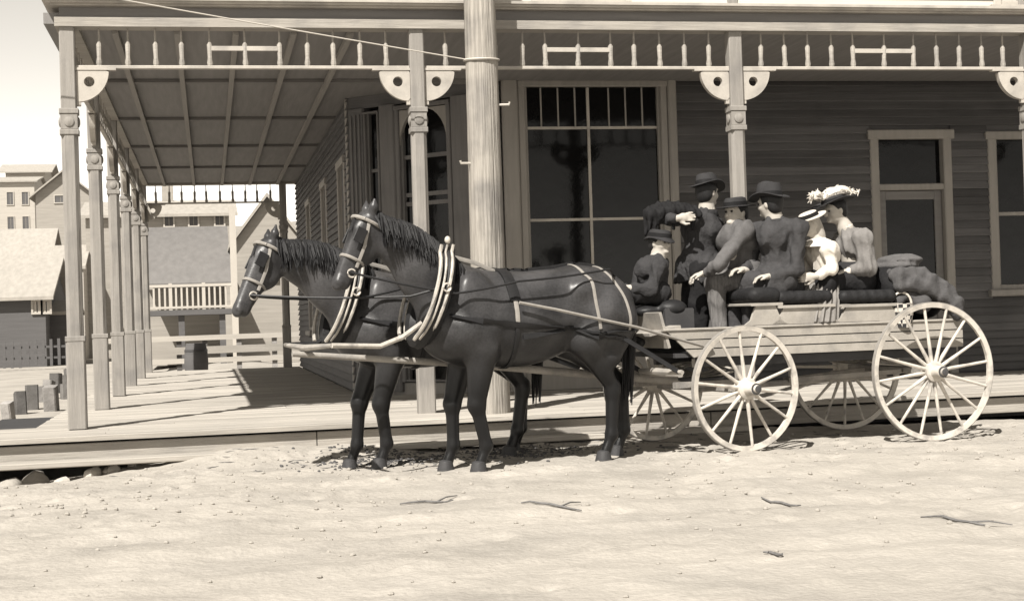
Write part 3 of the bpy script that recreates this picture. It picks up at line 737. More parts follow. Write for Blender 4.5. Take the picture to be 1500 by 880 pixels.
for sy in (1, -1):
    p = Vector((0, sy*HT, RR)); wheel(RR, 16, p+Vector((0, 0, g_off(p))), 0.0 if sy > 0 else math.pi, 0.3 if sy > 0 else .1)
    p = fc(0, sy*HT, RF); wheel(RF, 14, p+Vector((0, 0, g_off(p))), STEER + (0.0 if sy > 0 else math.pi), 0.2 if sy > 0 else .45)
# running gear
MB().beam((0, -HT+.1, RR), (0, HT-.1, RR), .07, .06, .01).build('axle', 'tongue_wood', wag)
MB().beam(fc(0, -HT+.1, RF), fc(0, HT-.1, RF), .07, .06, .01).build('axle', 'tongue_wood', wag)
MB().beam((0.02, 0, RR-.05), (1.83, 0, RF-.02), .05, .055, .01).build('reach', 'tongue_wood', wag)
for sy in (1, -1): MB().beam((0.05, sy*.3, RR-.01), (1.0, sy*.04, RF+.02), .035, .04).build('hound', 'tongue_wood', wag)
def spring(x, y, z0, ax):
    for s in (1, -1):
        pts = [Vector((x, y, z0+s*(.012+.05*(1-t*t))))+Vector(ax)*(t*.42) for t in np.linspace(-1, 1, 11)]
        b = MB()
        for q in range(3):
            k = 1-.22*q; b.tube([Vector((p.x, p.y, p.z+s*.013*q))*1 if 0 else Vector((x, y, 0))+Vector(((p.x-x)*k, (p.y-y)*k, p.z-s*.013*q)) for p in pts], [.0075]*11, 6, sy=2.8)
        b.build('spring', 'wagon_paint', wag)
spring(0, .36, .69, (1, 0, 0)); spring(0, -.36, .69, (1, 0, 0))
c_ = fc(0, 0, 0); d_ = Vector((-math.sin(STEER), math.cos(STEER), 0)); spring(c_.x, c_.y, .66, d_*1.25)
MB().lathe([(.2, 0), (.22, .01), (.22, .025), (.2, .03)], 24, (FPV.x, 0, .565), closed=True).build('turn_plate', 'iron', wag)
MB().beam(fc(-.3, -.34, .55), fc(.42, -.3, .55), .05, .05).build('fore_hound', 'tongue_wood', wag)
MB().beam(fc(-.3, .34, .55), fc(.42, .3, .55), .05, .05).build('fore_hound', 'tongue_wood', wag)
MB().beam((1.62, -.42, .728), (2.05, .42, .728), .08, .07).build('bolster', 'tongue_wood', wag)
# box body: three boards a side, pinched toe at the front
BX0, BX1, HY, ZB, ZT = -0.45, 2.36, 0.49, 0.775, 1.0
body_ = MB().beam((BX0+.03, 0, ZB+.02), (BX1-.1, 0, ZB+.02), HY*2-.05, .035).build('floor', 'wagon_bed', wag)
for sy in (1, -1):
    MB().box(((BX0+BX1-.2)/2, sy*(HY-.02), (ZB+ZT)/2), (BX1-BX0-.25, .012, ZT-ZB-.02)).build('side_lining', 'wagon_dark', wag)
    for k in range(3):
        z0 = ZB+k*.076; x1 = BX1-.25+.16*(k/2.0)
        poly = [(BX0, z0), (x1, z0), (x1+.07, z0+.066), (BX0, z0+.066)]
        MB().prism(poly, (0, sy*(HY-.012*(2-k)*.0), 0), (1, 0, 0), (0, 0, 1), .024).build('side_board', 'wagon_paint', wag)
    MB().beam((BX0-.01, sy*HY, ZT+.006), (BX1+.02, sy*HY, ZT+.006), .05, .02, .005).build('top_rail', 'wagon_paint', wag)
    MB().beam((BX0+.02, sy*(HY-.09), ZB-.045), (BX1-.3, sy*(HY-.09), ZB-.045), .06, .07).build('sill_beam', 'wagon_dark', wag)
MB().beam((BX0, -HY+.02, .885), (BX0, HY-.02, .885), .024, .21).build('tail_board', 'wagon_paint', wag)
MB().beam((BX1-.12, -HY+.02, .9), (BX1-.04, -HY+.02, .9), .02, .02).build('front_cleat', 'wagon_paint', wag)
MB().prism([(0, 0), (2*HY-.04, 0), (2*HY-.04, .3), (0, .3)], (BX1-.05, -HY+.02, .86), (0, 1, 0), (.25, 0, .97), .024).build('dashboard', 'wagon_paint', wag)
MB().beam((BX1-.16, 0, 1.03), (BX1+.12, 0, .97), 2*HY-.06, .024).build('foot_board', 'wagon_paint', wag)
# seats: flared risers, board with a dark tufted cushion
def bench(x0, x1, zs, back=True):
    for sy in (1, -1):
        MB().prism([(x0-.09, 0), (x1+.09, 0), (x1+.03, .04), (x1-.02, zs-ZT-.04), (x0+.02, zs-ZT-.04), (x0-.03, .04)], (0, sy*(HY-.005), ZT+.02), (1, 0, 0), (0, 0, 1), .03).build('seat_riser', 'wagon_paint', wag)
    MB().box(((x0+x1)/2, 0, zs-.01), (x1-x0+.08, 2*HY+.06, .024), None, .005).build('seat_board', 'wagon_paint', wag)
    cs = [cone((x, -.47, zs+.065), (x, .47, zs+.065), .058, .058, .04) for x in np.linspace(x0+.02, x1-.02, 6)]
    cs += [elp((x, y, zs+.135), (.016, .016, .03), .03, None, True) for x in np.linspace(x0+.06, x1-.06, 3) for y in np.linspace(-.4, .4, 6)]
    body('cushion', cs, .016, 'cushion', wag)
S1 = (w2l((6.28, -2.2, 0)).x, w2l((5.82, -2.2, 0)).x); S2 = (w2l((6.9, -2.2, 0)).x, w2l((6.42, -2.2, 0)).x)
bench(S1[0], S1[1], 1.175); bench(S2[0], S2[1], 1.165)
bench(w2l((5.76, -2, 0)).x, w2l((5.54, -2, 0)).x, 1.2)
MB().box((w2l((4.98, -2, 0)).x, 0, 1.06), (.26, .5, .24), None, .01).build('front_box', 'wagon_dark', wag)
# pole, doubletree, singletrees, neck yoke (turn with the fore-carriage)
TL = 3.56
MB().tube([fc(.1, 0, .56), fc(1.0, 0, .66), fc(2.2, 0, .8), fc(TL, 0, .93)], [.042, .036, .029, .022], 10).build('pole_tongue', 'tongue_wood', wag)
MB().beam(fc(.56, -.62, .66), fc(.56, .62, .66), .05, .06, .01).build('doubletree', 'wagon_paint', wag)
for sy in (1, -1): MB().tube([fc(.68, sy*.5-.34, .68), fc(.7, sy*.5, .68), fc(.68, sy*.5+.34, .68)], [.018, .03, .018], 8).build('singletree', 'wagon_paint', wag)
MB().tube([fc(TL-.12, -.55, .99), fc(TL-.1, 0, .97), fc(TL-.12, .55, .99)], [.016, .026, .016], 8).build('neck_yoke', 'tongue_wood', wag)

from mathutils.bvhtree import BVHTree
# ================================================================== HORSES
TEAM = WYAW+STEER
TD = Vector((math.cos(TEAM), math.sin(TEAM), 0)); TN = Vector((-math.sin(TEAM), math.cos(TEAM), 0))   # TN points to the near side
def horse(label, loc, coat, poll, nose, front, hind, spare):
    h = thing('horse', label, 'horse', loc, TEAM)
    V = lambda p: np.array(p, float)
    poll, nose = V(poll), V(nose)
    hd = (nose-poll)/np.linalg.norm(nose-poll)               # head axis, poll to muzzle
    sd = np.array([-hd[1], hd[0], 0]); sd = np.array([0, 1, 0]) - hd*hd[1]; sd /= np.linalg.norm(sd)
    fr = np.cross(sd, hd)                                    # towards the forehead side or throat
    if fr[0] < 0: fr = -fr                                    # forehead (front)
    H = np.stack([hd, sd, fr], 1)
    P = [cone((.40, 0, 1.13), (-.36, 0, 1.19), .335, .305, .1, .83),
         elp((.1, 0, 1.06), (.5, .255, .29), .1), elp((.60, 0, 1.12), (.24, .235, .30), .1), elp((.73, 0, 1.08), (.14, .2, .2), .08),
         cone((.52, 0, 1.43), (.15, 0, 1.37), .115, .1, .1), cone((.1, 0, 1.30), (-.4, 0, 1.34), .17, .17, .1),
         elp((-.55, 0, 1.25), (.36, .275, .285), .1)]
    for s in (1, -1):
        P += [elp((.5, s*.16, 1.2), (.17, .1, .31), .08), elp((-.70, s*.13, 1.14), (.21, .14, .27), .08),
              elp((.62, s*.13, 1.02), (.13, .1, .16), .06)]
    for s in (1, -1):                                         # muscle: triceps, shoulder blade, gaskin, haunch, flank hollow, groove of the neck
        P += [elp((.41, s*.235, 1.06), (.10, .055, .13), .03), elp((.56, s*.20, 1.27), (.085, .06, .20), .035), elp((.655, s*.175, 1.07), (.085, .07, .13), .03),
              elp((-.62, s*.235, 1.13), (.13, .06, .19), .035), elp((-.44, s*.215, 1.34), (.14, .08, .1), .04), elp((-.47, s*.235, 1.0), (.09, .05, .12), .03),
              elp((-.23, s*.36, 1.2), (.10, .085, .15), .05, None, True), elp((.30, s*.345, .98), (.06, .06, .16), .04, None, True)]
    nb = V((.60, 0, 1.27)); pe = poll+hd*.07-fr*.03
    n1 = nb*.62+pe*.38+V((0.0, 0, .035)); n2 = nb*.28+pe*.72+V((-.015, 0, .035))
    P += [cone(nb, n1, .26, .2, .1, .62), cone(n1, n2, .2, .152, .08, .64), cone(n2, pe, .152, .11, .06, .68),
          cone(nb+V((.06, 0, -.12)), n1+V((.03, 0, -.07)), .17, .1, .08, .7)]
    # head
    P += [elp(poll+hd*.10-fr*.015, (.14, .09, .105), .04, H), cone(poll+hd*.16+fr*.02, nose-hd*.1+fr*.012, .082, .05, .04, .85),
          elp(poll+hd*.23-fr*.075, (.15, .06, .105), .05, H), cone(poll+hd*.3-fr*.05, nose-hd*.1-fr*.03, .06, .042, .04),
          elp(nose-hd*.055+fr*.012, (.062, .056, .05), .025, H), elp(nose-hd*.07-fr*.04, (.05, .042, .034), .02, H)]
    for s in (1, -1):
        P += [elp(poll+hd*.19+sd*s*.078+fr*.035, (.03, .02, .022), .02, H),
              elp(nose-hd*.02+sd*s*.042+fr*.028, (.016, .012, .014), .012, H, True)]
        eb = poll+hd*.02+sd*s*.055+fr*.0; et = eb-hd*.135+sd*s*.03+fr*.05
        P += [cone(eb, eb*.5+et*.5, .03, .033, .02), cone(eb*.5+et*.5, et, .033, .006, .015)]
    lo = Vector(loc)
    def grd(x, y):
        q = lo+TD*x+TN*y; return gz(q.x, q.y)
    hoofs = []
    for (x, y, kx, lift) in front:
        g = grd(x, y)
        el = V((.45, y*1.1, .90)); kn = V((kx, y, .50)); ft = V((x-.05, y, .19+g)); ho = V((x, y, .07+g))
        P += [cone((.56, y*1.1, 1.05), el, .15, .115, .07), cone(el, kn, .12, .066, .05), elp(kn, (.066, .056, .075), .03), cone(kn, ft, .054, .047, .03),
              elp(ft, (.048, .044, .05), .03), cone(ft, ho, .038, .042, .02)]
        hoofs.append((x, y, g))
    for (x, y, hx, lift) in hind:
        g = grd(x, y)
        st = V((-.44, y*1.15, .95)); hk = V((hx, y, .55)); ft = V((x-.06, y, .2+g)); ho = V((x, y, .07+g))
        P += [cone((-.60, y*1.05, 1.16), st, .2, .13, .08), cone((-.74, y*1.05, 1.08), (-.66, y*1.1, .82), .15, .09, .07), cone(st, hk+V((.02, 0, .06)), .125, .058, .06), elp(hk, (.066, .054, .08), .03),
              cone(hk+V((-.035, 0, .04)), hk, .032, .03, .03), cone(hk, ft, .056, .048, .03), elp(ft, (.05, .046, .052), .03), cone(ft, ho, .04, .043, .02)]
        hoofs.append((x, y, g))
    bo = body('body', P, .0135, coat, h)
    tree = BVHTree.FromPolygons([v.co.copy() for v in bo.data.vertices], [tuple(p.vertices) for p in bo.data.polygons])
    def snap(pts, off=.006, n=5, closed=False):
        '''lay a strap on the coat: resample and push each point out to the body surface'''
        pts = [Vector(p) for p in pts]; rs = []
        m_ = len(pts) if closed else len(pts)-1
        for i in range(m_):
            a, b = pts[i], pts[(i+1) % len(pts)]
            rs += [a.lerp(b, k/n) for k in range(n)]
        if not closed: rs.append(pts[-1])
        out = []
        for p in rs:
            c = Vector((min(p.x, .5) if p.x > -.6 else -.55, 0, 1.2)); d = (p-c); d.normalize()
            hit = tree.ray_cast(c+d*1.2, -d)
            out.append(hit[0]+d*off if hit[0] is not None and (hit[0]-p).length < .16 else p)
        return out
    for x, y, g in hoofs:
        MB().lathe([(.068, g-.012), (.066, g+.01), (.05, g+.075), (.03, g+.085)], 14, (x+.012, y, 0), fn=lambda r, z, a: (r*(1+.12*math.cos(a)), z)).build('hoof', 'hoof', h)
    for s in (1, -1): MB().ell(Vector(poll+hd*.19+sd*s*.094+fr*.036), (.017, .012, .015), 10, 6).build('eye', 'eye', h)
    # mane and forelock: overlapping locks falling to the near side
    mb = MB(); rr = random.Random(3)
    def out(p, d_=.012):
        p = Vector(p); l_, n_, _i, _d = tree.find_nearest(p)
        if n_.dot(l_-Vector((.3 if l_.x < .6 else l_.x-.12, 0, 1.25))) < 0: n_ = -n_
        return l_+n_*d_ if (p-l_).dot(n_) < d_ else p
    for k in range(170):
        t = rr.random(); q = V((.56, 0, 1.60))*(1-t)+poll*t+V((0, 0, .09*math.sin(math.pi*t)))
        q = out(q+V((0, rr.uniform(-.01, .015), 0)), .006); L_ = rr.uniform(.14, .27); dx = rr.uniform(-.03, .05)
        pts = [q]
        for f_ in (.3, .6, 1.0): pts.append(out(Vector(q)+Vector((dx*f_, .05+.10*f_, -L_*f_)), .010+.004*rr.random()))
        mb.tube(pts, [.011, .012, .010, .002], 4)
    for k in range(7):
        q = poll+sd*rr.uniform(-.03, .03); e = poll+hd*rr.uniform(.14, .2)+fr*.1+sd*rr.uniform(-.04, .05)
        mb.tube([q, (q+e)/2+fr*.05, e], [.012, .012, .003], 5)
    mb.build('mane', 'hair_dark', h)
    mb = MB()
    for k in range(34):
        a = rr.uniform(0, 6.28); r_ = rr.uniform(0, .05)
        x, y = -.885+r_*math.cos(a)*.5, r_*math.sin(a)
        zb = rr.uniform(.38, .7)
        mb.tube([(-.84, y*.4, 1.33), (x-.05, y, 1.2), (x-.045, y*1.5, .95), (x-.01, y*1.4, zb)], [.02, .024, .022, .004], 5)
    mb.build('tail', 'hair_dark', h)
    # ---------------- harness
    def loop(cx, rz_, ry, zc, n=28, lean=0.0, y0=0.0):
        return [Vector((cx+lean*math.sin(a), ry*math.cos(a), zc+rz_*math.sin(a))) for a in np.linspace(0, 2*math.pi, n, endpoint=False)]
    def strap(name, pts, w, mt, closed=False, th=.35, sn=True):
        b = MB()
        if sn: pts = snap(pts, closed=closed, n=2 if closed else 5)
        if closed: b.ring(pts, w, 6, th, up=(1, 0, 0))
        else: b.tube(pts, w, 6, sy=th, up=(1, 0, 0))
        return b.build(name, mt, h)
    ct, cb = V((.67, 0, 1.66)), V((.90, 0, 1.0))             # collar top and bottom
    cp = []
    for a in np.linspace(0, 2*math.pi, 32, endpoint=False):
        t = .5-.5*math.sin(a); q = ct*(1-t)+cb*t; wdt = .205+.035*t
        cp.append(Vector((q[0], wdt*math.cos(a), q[2])))
    MB().ring(cp, .068, 8, up=(1, 0, 0)).build('collar', 'leather', h)
    for s in (1, -1):
        pts = []
        for t in np.linspace(-.06, 1, 14):
            q = ct*(1-t)+cb*t; wd = (.205+.035*t)*math.sqrt(max(0.0, 1-(2*min(max(t, .03), .985)-1)**2))+.068
            pts.append(Vector((q[0]+.035, s*wd, q[2]+.01)))
        for dx, mt_, rr_ in ((.05, 'hame_wood', .015), (.005, 'hame_wood', .009), (-.045, 'hame_wood', .013)):
            MB().tube([p+Vector((dx, s*.008, 0)) for p in pts], rr_, 6).build('hame', mt_, h)
        MB().ell(pts[0]+Vector((0, 0, .035)), (.024, .024, .03), 10, 8).build('hame_knob', 'brass', h)
        MB().ring([pts[6]+Vector((-.02+.03*math.cos(a), s*.03, .03*math.sin(a))) for a in np.linspace(0, 6.28, 12, endpoint=False)], .007, 5).build('hame_ring', 'brass', h)
        # trace from hame to the singletree
        c, sn = math.cos(TEAM), math.sin(TEAM)
        tgt = l2w(fc(.68, spare+s*.3, .68))-lo; tgt = Vector((tgt.dot(TD), tgt.dot(TN), tgt.z))
        strap('trace', snap([Vector((.80, s*.29, 1.18)), Vector((.3, s*.31, 1.1)), Vector((-.3, s*.31, 1.02)), Vector((-.72, s*.31, .95))], .012)+[tgt], .026, 'leather', th=.25, sn=False)
        # breeching
        strap('hip_strap', [Vector((-.40, 0, 1.545)), Vector((-.42, s*.13, 1.515)), Vector((-.45, s*.235, 1.40)), Vector((-.47, s*.285, 1.22)), Vector((-.49, s*.29, 1.06))], .015, 'strap_light' if s > 0 else 'leather')
        strap('hip_strap', [Vector((-.62, 0, 1.53)), Vector((-.64, s*.13, 1.49)), Vector((-.68, s*.225, 1.36)), Vector((-.71, s*.25, 1.2)), Vector((-.72, s*.245, 1.05))], .013, 'strap_light' if s > 0 else 'leather')
        strap('breeching', [Vector((-.935, 0, 1.04)), Vector((-.92, s*.12, 1.04)), Vector((-.83, s*.235, 1.05)), Vector((-.6, s*.28, 1.04)), Vector((-.3, s*.295, 1.03)), Vector((.15, s*.3, .98))], .024, 'leather', th=.3)
        # bridle: cheek strap, blinker, bit ring
        cpnt = lambda a, b, c_: Vector(poll+hd*a+sd*s*b+fr*c_)
        strap('cheek_strap', [cpnt(.03, .05, .02), cpnt(.1, .098, .01), cpnt(.25, .088, -.03), cpnt(.42, .07, -.045)], .014, 'strap_light', sn=False)
        bl = MB(); M3 = Matrix([list(r) for r in H])
        bl.box(cpnt(.2, .108, .04), (.11, .012, .085), M3, .01); bl.build('blinker', 'leather', h)
        MB().ring([cpnt(.475+.03*math.cos(a), .072, -.03+.03*math.sin(a)) for a in np.linspace(0, 6.28, 12, endpoint=False)], .007, 5).build('bit_ring', 'brass', h)
    strap('back_strap', [Vector((.2, 0, 1.475)), Vector((-.1, 0, 1.49)), Vector((-.4, 0, 1.555)), Vector((-.62, 0, 1.54)), Vector((-.82, 0, 1.42))], .02, 'leather', th=.4)
    strap('back_strap', [Vector((.66, 0, 1.64)), Vector((.42, 0, 1.58)), Vector((.2, 0, 1.49))], .018, 'strap_light', th=.4, sn=False)
    gp = [Vector((.2, .31*math.cos(a), 1.135+.36*math.sin(a)-.0)) for a in np.linspace(0, 2*math.pi, 30, endpoint=False)]
    strap('girth', gp, .021, 'leather', True, .35)
    strap('pad_strap', [Vector((.2, .31*math.cos(a), 1.135+.36*math.sin(a))) for a in np.linspace(-.15, 1.25, 8)], .021, 'strap_light', th=.4)
    strap('saddle_pad', [Vector((.2, .29*math.cos(a), 1.15+.37*math.sin(a))) for a in np.linspace(.35, math.pi-.35, 12)], .05, 'leather', th=.3)
    hn = lambda r1, r2, a0: [Vector(poll+hd*a0+sd*(r1*math.cos(a))+fr*(r2*math.sin(a)-.012)) for a in np.linspace(0, 2*math.pi, 20, endpoint=False)]
    MB().ring(hn(.078, .09, .37), .012, 6, up=tuple(hd)).build('noseband', 'strap_light', h)
    MB().ring(hn(.105, .13, .07), .013, 6, up=tuple(hd)).build('headstall', 'strap_light', h)
    MB().tube([Vector(poll+hd*.07-sd*.1+fr*.05), Vector(poll+hd*.075+fr*.105), Vector(poll+hd*.07+sd*.1+fr*.05)], .013, 6).build('brow_band', 'strap_light', h)
    h['bit'] = [float(v) for v in (lo+TD*(poll+hd*.475)[0]+TN*(poll+hd*.475)[1]+Vector((0, 0, (poll+hd*.475)[2])))]
    return h, lambda x, y, z: lo+TD*x+TN*y+Vector((0, 0, z))
near_loc = (3.6, -2.76, 0.0); far_loc = (3.0, -2.07, 0.0)
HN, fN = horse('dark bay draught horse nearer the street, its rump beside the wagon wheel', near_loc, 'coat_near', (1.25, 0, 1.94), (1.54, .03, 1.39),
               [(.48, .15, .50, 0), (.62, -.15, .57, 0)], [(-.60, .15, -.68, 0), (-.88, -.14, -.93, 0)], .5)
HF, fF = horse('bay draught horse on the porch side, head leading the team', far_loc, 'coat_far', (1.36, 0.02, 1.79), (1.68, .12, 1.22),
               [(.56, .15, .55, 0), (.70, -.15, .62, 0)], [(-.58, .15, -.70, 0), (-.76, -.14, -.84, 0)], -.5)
# straps from the collars to the neck yoke, and driving reins
yl, yr = l2w(fc(TL-.12, .55, .99)), l2w(fc(TL-.12, -.55, .99))
MB().tube([fN(.93, .16, 1.13), fN(1.08, .14, 1.03), fN(1.25, .12, .97), yl], .019, 8).build('breast_strap', 'hame_wood', label='pale strap from the near horse collar down to the neck yoke', cat='strap')
MB().tube([fF(.92, -.05, 1.04), fF(1.0, -.05, .99), yr], .02, 8).build('breast_strap', 'leather', label='strap from the far horse collar to the neck yoke', cat='strap')

# ================================================================== PEOPLE
def vec(*a): return np.array(a, float)
def norm(v): return v/np.linalg.norm(v)
def hand_prims(w, dirn, palm, k=.01):
    """wrist, pointing direction, palm normal: palm, four unequal bent fingers, thumb leaving the side of the palm"""
    d = norm(dirn); n = norm(palm-d*(palm@d)); s = np.cross(d, n)
    P = [cone(w-d*.02, w+d*.03, .026, .027, .02), elp(w+d*.065, (.045, .04, .02), .015, np.stack([d, s, n], 1))]
    for i, L in enumerate((.068, .078, .073, .056)):
        b = w+d*.098+s*(.031-.0205*i)-n*.002; m_ = b+d*L*.45+n*.016; e = m_+d*L*.3+n*L*.5
        P += [cone(b, m_, .0105, .0098, .006), cone(m_, e, .0098, .008, .006)]
    tb = w+d*.04+s*.036; tm = tb+d*.035+s*.022+n*.012; te = tm+d*.03+n*.014
    return P+[cone(tb, tm, .0135, .0115, .01), cone(tm, te, .0115, .009, .006)]
def folds(amp, seed=0, f=1.0):
    r = np.random.default_rng(seed); ks = r.normal(size=(5, 3))*np.array([20, 20, 5])*f; ph = r.uniform(0, 6.28, 5)
    def w(X, Y, Z):                                           # ridged: rounded swells with sharp creases between
        t = 0
        for k, p in zip(ks, ph): t = t+np.abs(np.sin(.55*(k[0]*X+k[1]*Y+k[2]*Z)+p+1.2*np.sin(8*Z+6*X+p)))
        return amp*(t/2.5-1.27)*1.5
    return w
def person(label, base, hip, chest, neck, head, face, arms, legs=None, coat='cloth_dark', trousers='cloth_dark', seed=1, sc=1.0,
           female=False, hem=None, tail=0.0, collar=True, hair='hair_dark', hands=True, shoulder=.19, lean_r=(.145, .165), hair_long=False, hemcut=None):
    base = vec(*base); root = thing('person', label, 'person', base)
    L = lambda p: vec(*p)-base
    hip, chest, neck, head = map(L, (hip, chest, neck, head)); face = norm(vec(*face))
    up = norm(norm(head-neck)*.35+vec(0, 0, .65)); sd = norm(np.cross(up, face)); fwd = norm(np.cross(sd, up)); upf = np.cross(fwd, sd)
    H = np.stack([fwd, sd, upf], 1)
    h = .112*sc                                                   # half head height
    hp = [elp(head+upf*h*.18-fwd*h*.05, (h*.88, h*.70, h*.85), .03, H), elp(head-upf*h*.35+fwd*h*.22, (h*.62, h*.55, h*.68), .03, H),
          cone(head+fwd*h*.78+upf*h*.08, head+fwd*h*1.0-upf*h*.2, h*.09, h*.15, .012), elp(head+fwd*h*.76-upf*h*.85*.86, (h*.22, h*.26, h*.16), .02, H),
          elp(head+fwd*h*.80-upf*h*.48, (h*.1, h*.24, h*.06), .012, H), elp(head+fwd*h*.74+upf*h*.3, (h*.16, h*.5, h*.1), .02, H),
          cone(head-upf*h*.4-fwd*h*.25, neck, h*.5, h*.56, .03)]
    for s in (1, -1):
        hp += [elp(head+sd*s*h*.7-upf*h*.05-fwd*h*.1, (h*.16, h*.07, h*.26), .01, H), elp(head+fwd*h*.82+sd*s*h*.3+upf*h*.1, (h*.1, h*.16, h*.1), .012, H, True),
               elp(head+fwd*h*.55+sd*s*h*.36-upf*h*.22, (h*.24, h*.22, h*.2), .02, H)]
    bp = hp+[cone(hip, chest, .11*sc, .12*sc, .05), cone(chest, neck, .1*sc, .06*sc, .05)]
    jr0, jr1 = lean_r
    sv = norm(np.cross(neck-hip, face)); 
    S_ = [L(a_[0]) for a_ in arms]; wr = .8 if female else .92
    jp = [cone(hip, hip*.6+chest*.4, jr0*sc*.92, jr0*sc*wr*.9, .05), cone(hip*.6+chest*.4, chest, jr0*sc*wr*.9, jr1*sc*.86, .05), cone(chest+sv*.075*sc, chest-sv*.075*sc, jr1*sc*.8, jr1*sc*.8, .05),
          cone(S_[0], S_[1], .07*sc, .07*sc, .04), cone(chest, neck, jr1*.72*sc, .068*sc, .04)]
    for (sh, el, ha, hd_, pn) in arms:
        sh, el, ha = map(L, (sh, el, ha))
        bp += [cone(chest, sh, .07*sc, .05*sc, .04), cone(sh, el, .042*sc, .036*sc, .03), cone(el, ha, .034*sc, .024*sc, .02)]
        wv = norm(el-ha); cu = ha+wv*.035
        MB().tube([Vector(cu-wv*.028), Vector(cu+wv*.03)], [.034*sc, .036*sc], 12).build('cuff', 'cloth_white', root)
        if hands: bp += hand_prims(ha, vec(*hd_), vec(*pn))
        fa = ha+(el-ha)*.12
        puff = (1.12 if sc < .9 else 1.3) if female else 1.0
        jp += [cone(chest*.4+neck*.6, sh, .07*sc, .07*sc*puff, .04), cone(sh, el, .07*sc*puff, .057*sc*puff, .03), cone(el, fa, .056*sc*puff, .043*sc, .025)]
    tp = []
    if legs:
        for (hp_, kn, ft) in legs:
            hp_, kn, ft = map(L, (hp_, kn, ft))
            bp += [cone(hip, hp_, .08, .075, .03), cone(hp_, kn, .07, .05, .03), cone(kn, ft, .048, .034, .03)]
            tp += [cone(hip, hp_, .125*sc, .115*sc, .05), cone(hp_, kn, .105*sc, .08*sc, .05), cone(kn, kn*.15+ft*.85, .082*sc, .066*sc, .04)]
            fd = norm(np.array([face[0], face[1], 0])+1e-6)
            sp_ = [cone(ft+vec(0, 0, .02), ft+fd*.17-vec(0, 0, .02), .048, .038, .03), cone(ft-fd*.05-vec(0, 0, .015), ft+fd*.12-vec(0, 0, .025), .038, .036, .03)]
            body('shoe', sp_, .012, 'leather', root)
    body('body', bp, .0085*max(sc, .8), 'skin', root)
    if tail:
        for w_ in (.075, -.075):
            jp += [cone(hip+sv*w_*sc, hip+sv*w_*sc*1.15+vec(0, 0, -tail), jr0*sc*.9, jr0*sc*.98, .05), cone(hip+fwd*.05+sv*w_*sc, hip+vec(0, 0, -tail)+fwd*.05+sv*w_*sc, jr0*sc*.85, jr0*sc*.95, .05)]
    if hemcut is not None: jp += [elp((hip[0], hip[1], hemcut-base[2]-.6), (3.0, 3.0, .6), .012, None, True)]
    body('jacket', jp, .0105, coat, root, folds(.014, seed, 1.9))
    if tp: body('trousers', tp, .0115, trousers, root, folds(.013, seed+5, 2.1))
    if not female:                                             # turned-down coat collar
        b = MB(); q = neck-upf*.022
        b.ring([Vector(q+sd*(.088*sc*math.cos(a))+fwd*(.088*sc*math.sin(a))-upf*(.03*max(0, math.sin(a)))) for a in np.linspace(0, 6.283, 20, endpoint=False)], .03*sc, 6, .5).build('coat_collar', coat, root)
    if collar:
        b = MB(); q = neck+upf*.012
        b.ring([Vector(q+sd*(.066*sc*math.cos(a))+fwd*(.066*sc*math.sin(a))) for a in np.linspace(0, 6.283, 18, endpoint=False)], .019, 6, .45).build('collar', 'cloth_white', root)
    for s in (1, -1): MB().ell(Vector(head+fwd*h*.80+sd*s*h*.3+upf*h*.1), (h*.1, h*.1, h*.085), 8, 6).build('eye', 'eye', root)
    if hair:
        P = [elp(head+upf*h*.3-fwd*h*.16, (h*.93, h*.77, h*.84), .02, H), elp(head-upf*h*.25-fwd*h*.45, (h*.5, h*.68, h*.6), .03, H)]
        if hair_long: P += [elp(head-upf*h*.7-fwd*h*.6, (h*.55, h*.85, h*.9), .04, H), elp(head-upf*h*1.3-fwd*h*.6, (h*.5, h*.8, h*.7), .04, H)]
        P += [elp(head+fwd*h*.75-upf*h*.05, (h*.5, h*.9, h*.62), .02, H, True)]
        body('hair', P, .0095, hair, root, folds(.003, seed+9, 2.5))
    return root, H, head, h
def hat(root, c, H, rb, rc, hc, mt, band, tilt=(0, 0), dent=.3, droop=.02, curl=.018, name='hat'):
    """felt hat: brim with a rolled edge, tapered crown with a pinched top"""
    T = np.array(Matrix.Rotation(tilt[0], 3, 'Y') @ Matrix.Rotation(tilt[1], 3, 'X')); A = H @ T
    def build(prof, nm, m_, par, fn=None):
        b = MB(); b.lathe(prof, 28, fn=fn); b.v = [tuple(c+A @ np.array(v)) for v in b.v]; return b.build(nm, m_, par)
    def fn(r, z, a):
        if r > rc*1.05: z = z-droop*math.cos(a)**2*(r-rc)/(rb-rc)+curl*abs(math.sin(a))**2*((r-rc)/(rb-rc))**2*1.6
        e = 1+.10*math.cos(2*a)
        if z > hc*.85 and r < rc*.75: z = z-dent*hc*.35*(1-abs(math.sin(a)))
        return r*e, z
    o = build([(rb, 0), (rb, .008), (rc*1.02, .012), (rc, .03), (rc*.97, hc*.55), (rc*.88, hc*.88), (rc*.7, hc), (rc*.3, hc*.97), (rc*.05, hc*.96)][::1], name, mt, root, fn)
    build([(rc*1.0, .012), (rc*1.035, .013), (rc*1.02, .045), (rc*.985, .046)], 'hat_band', band, o, lambda r, z, a: (r*(1+.10*math.cos(2*a)), z))
    return o, A
Y0 = -2.0
def at(px, py, Y): p = at_y(px, py, Y); return vec(p.x, p.y, p.z)
FLOOR = .82
def seat_at(x, y): return (x, y, FLOOR)
Fx = (-1, 0, 0)
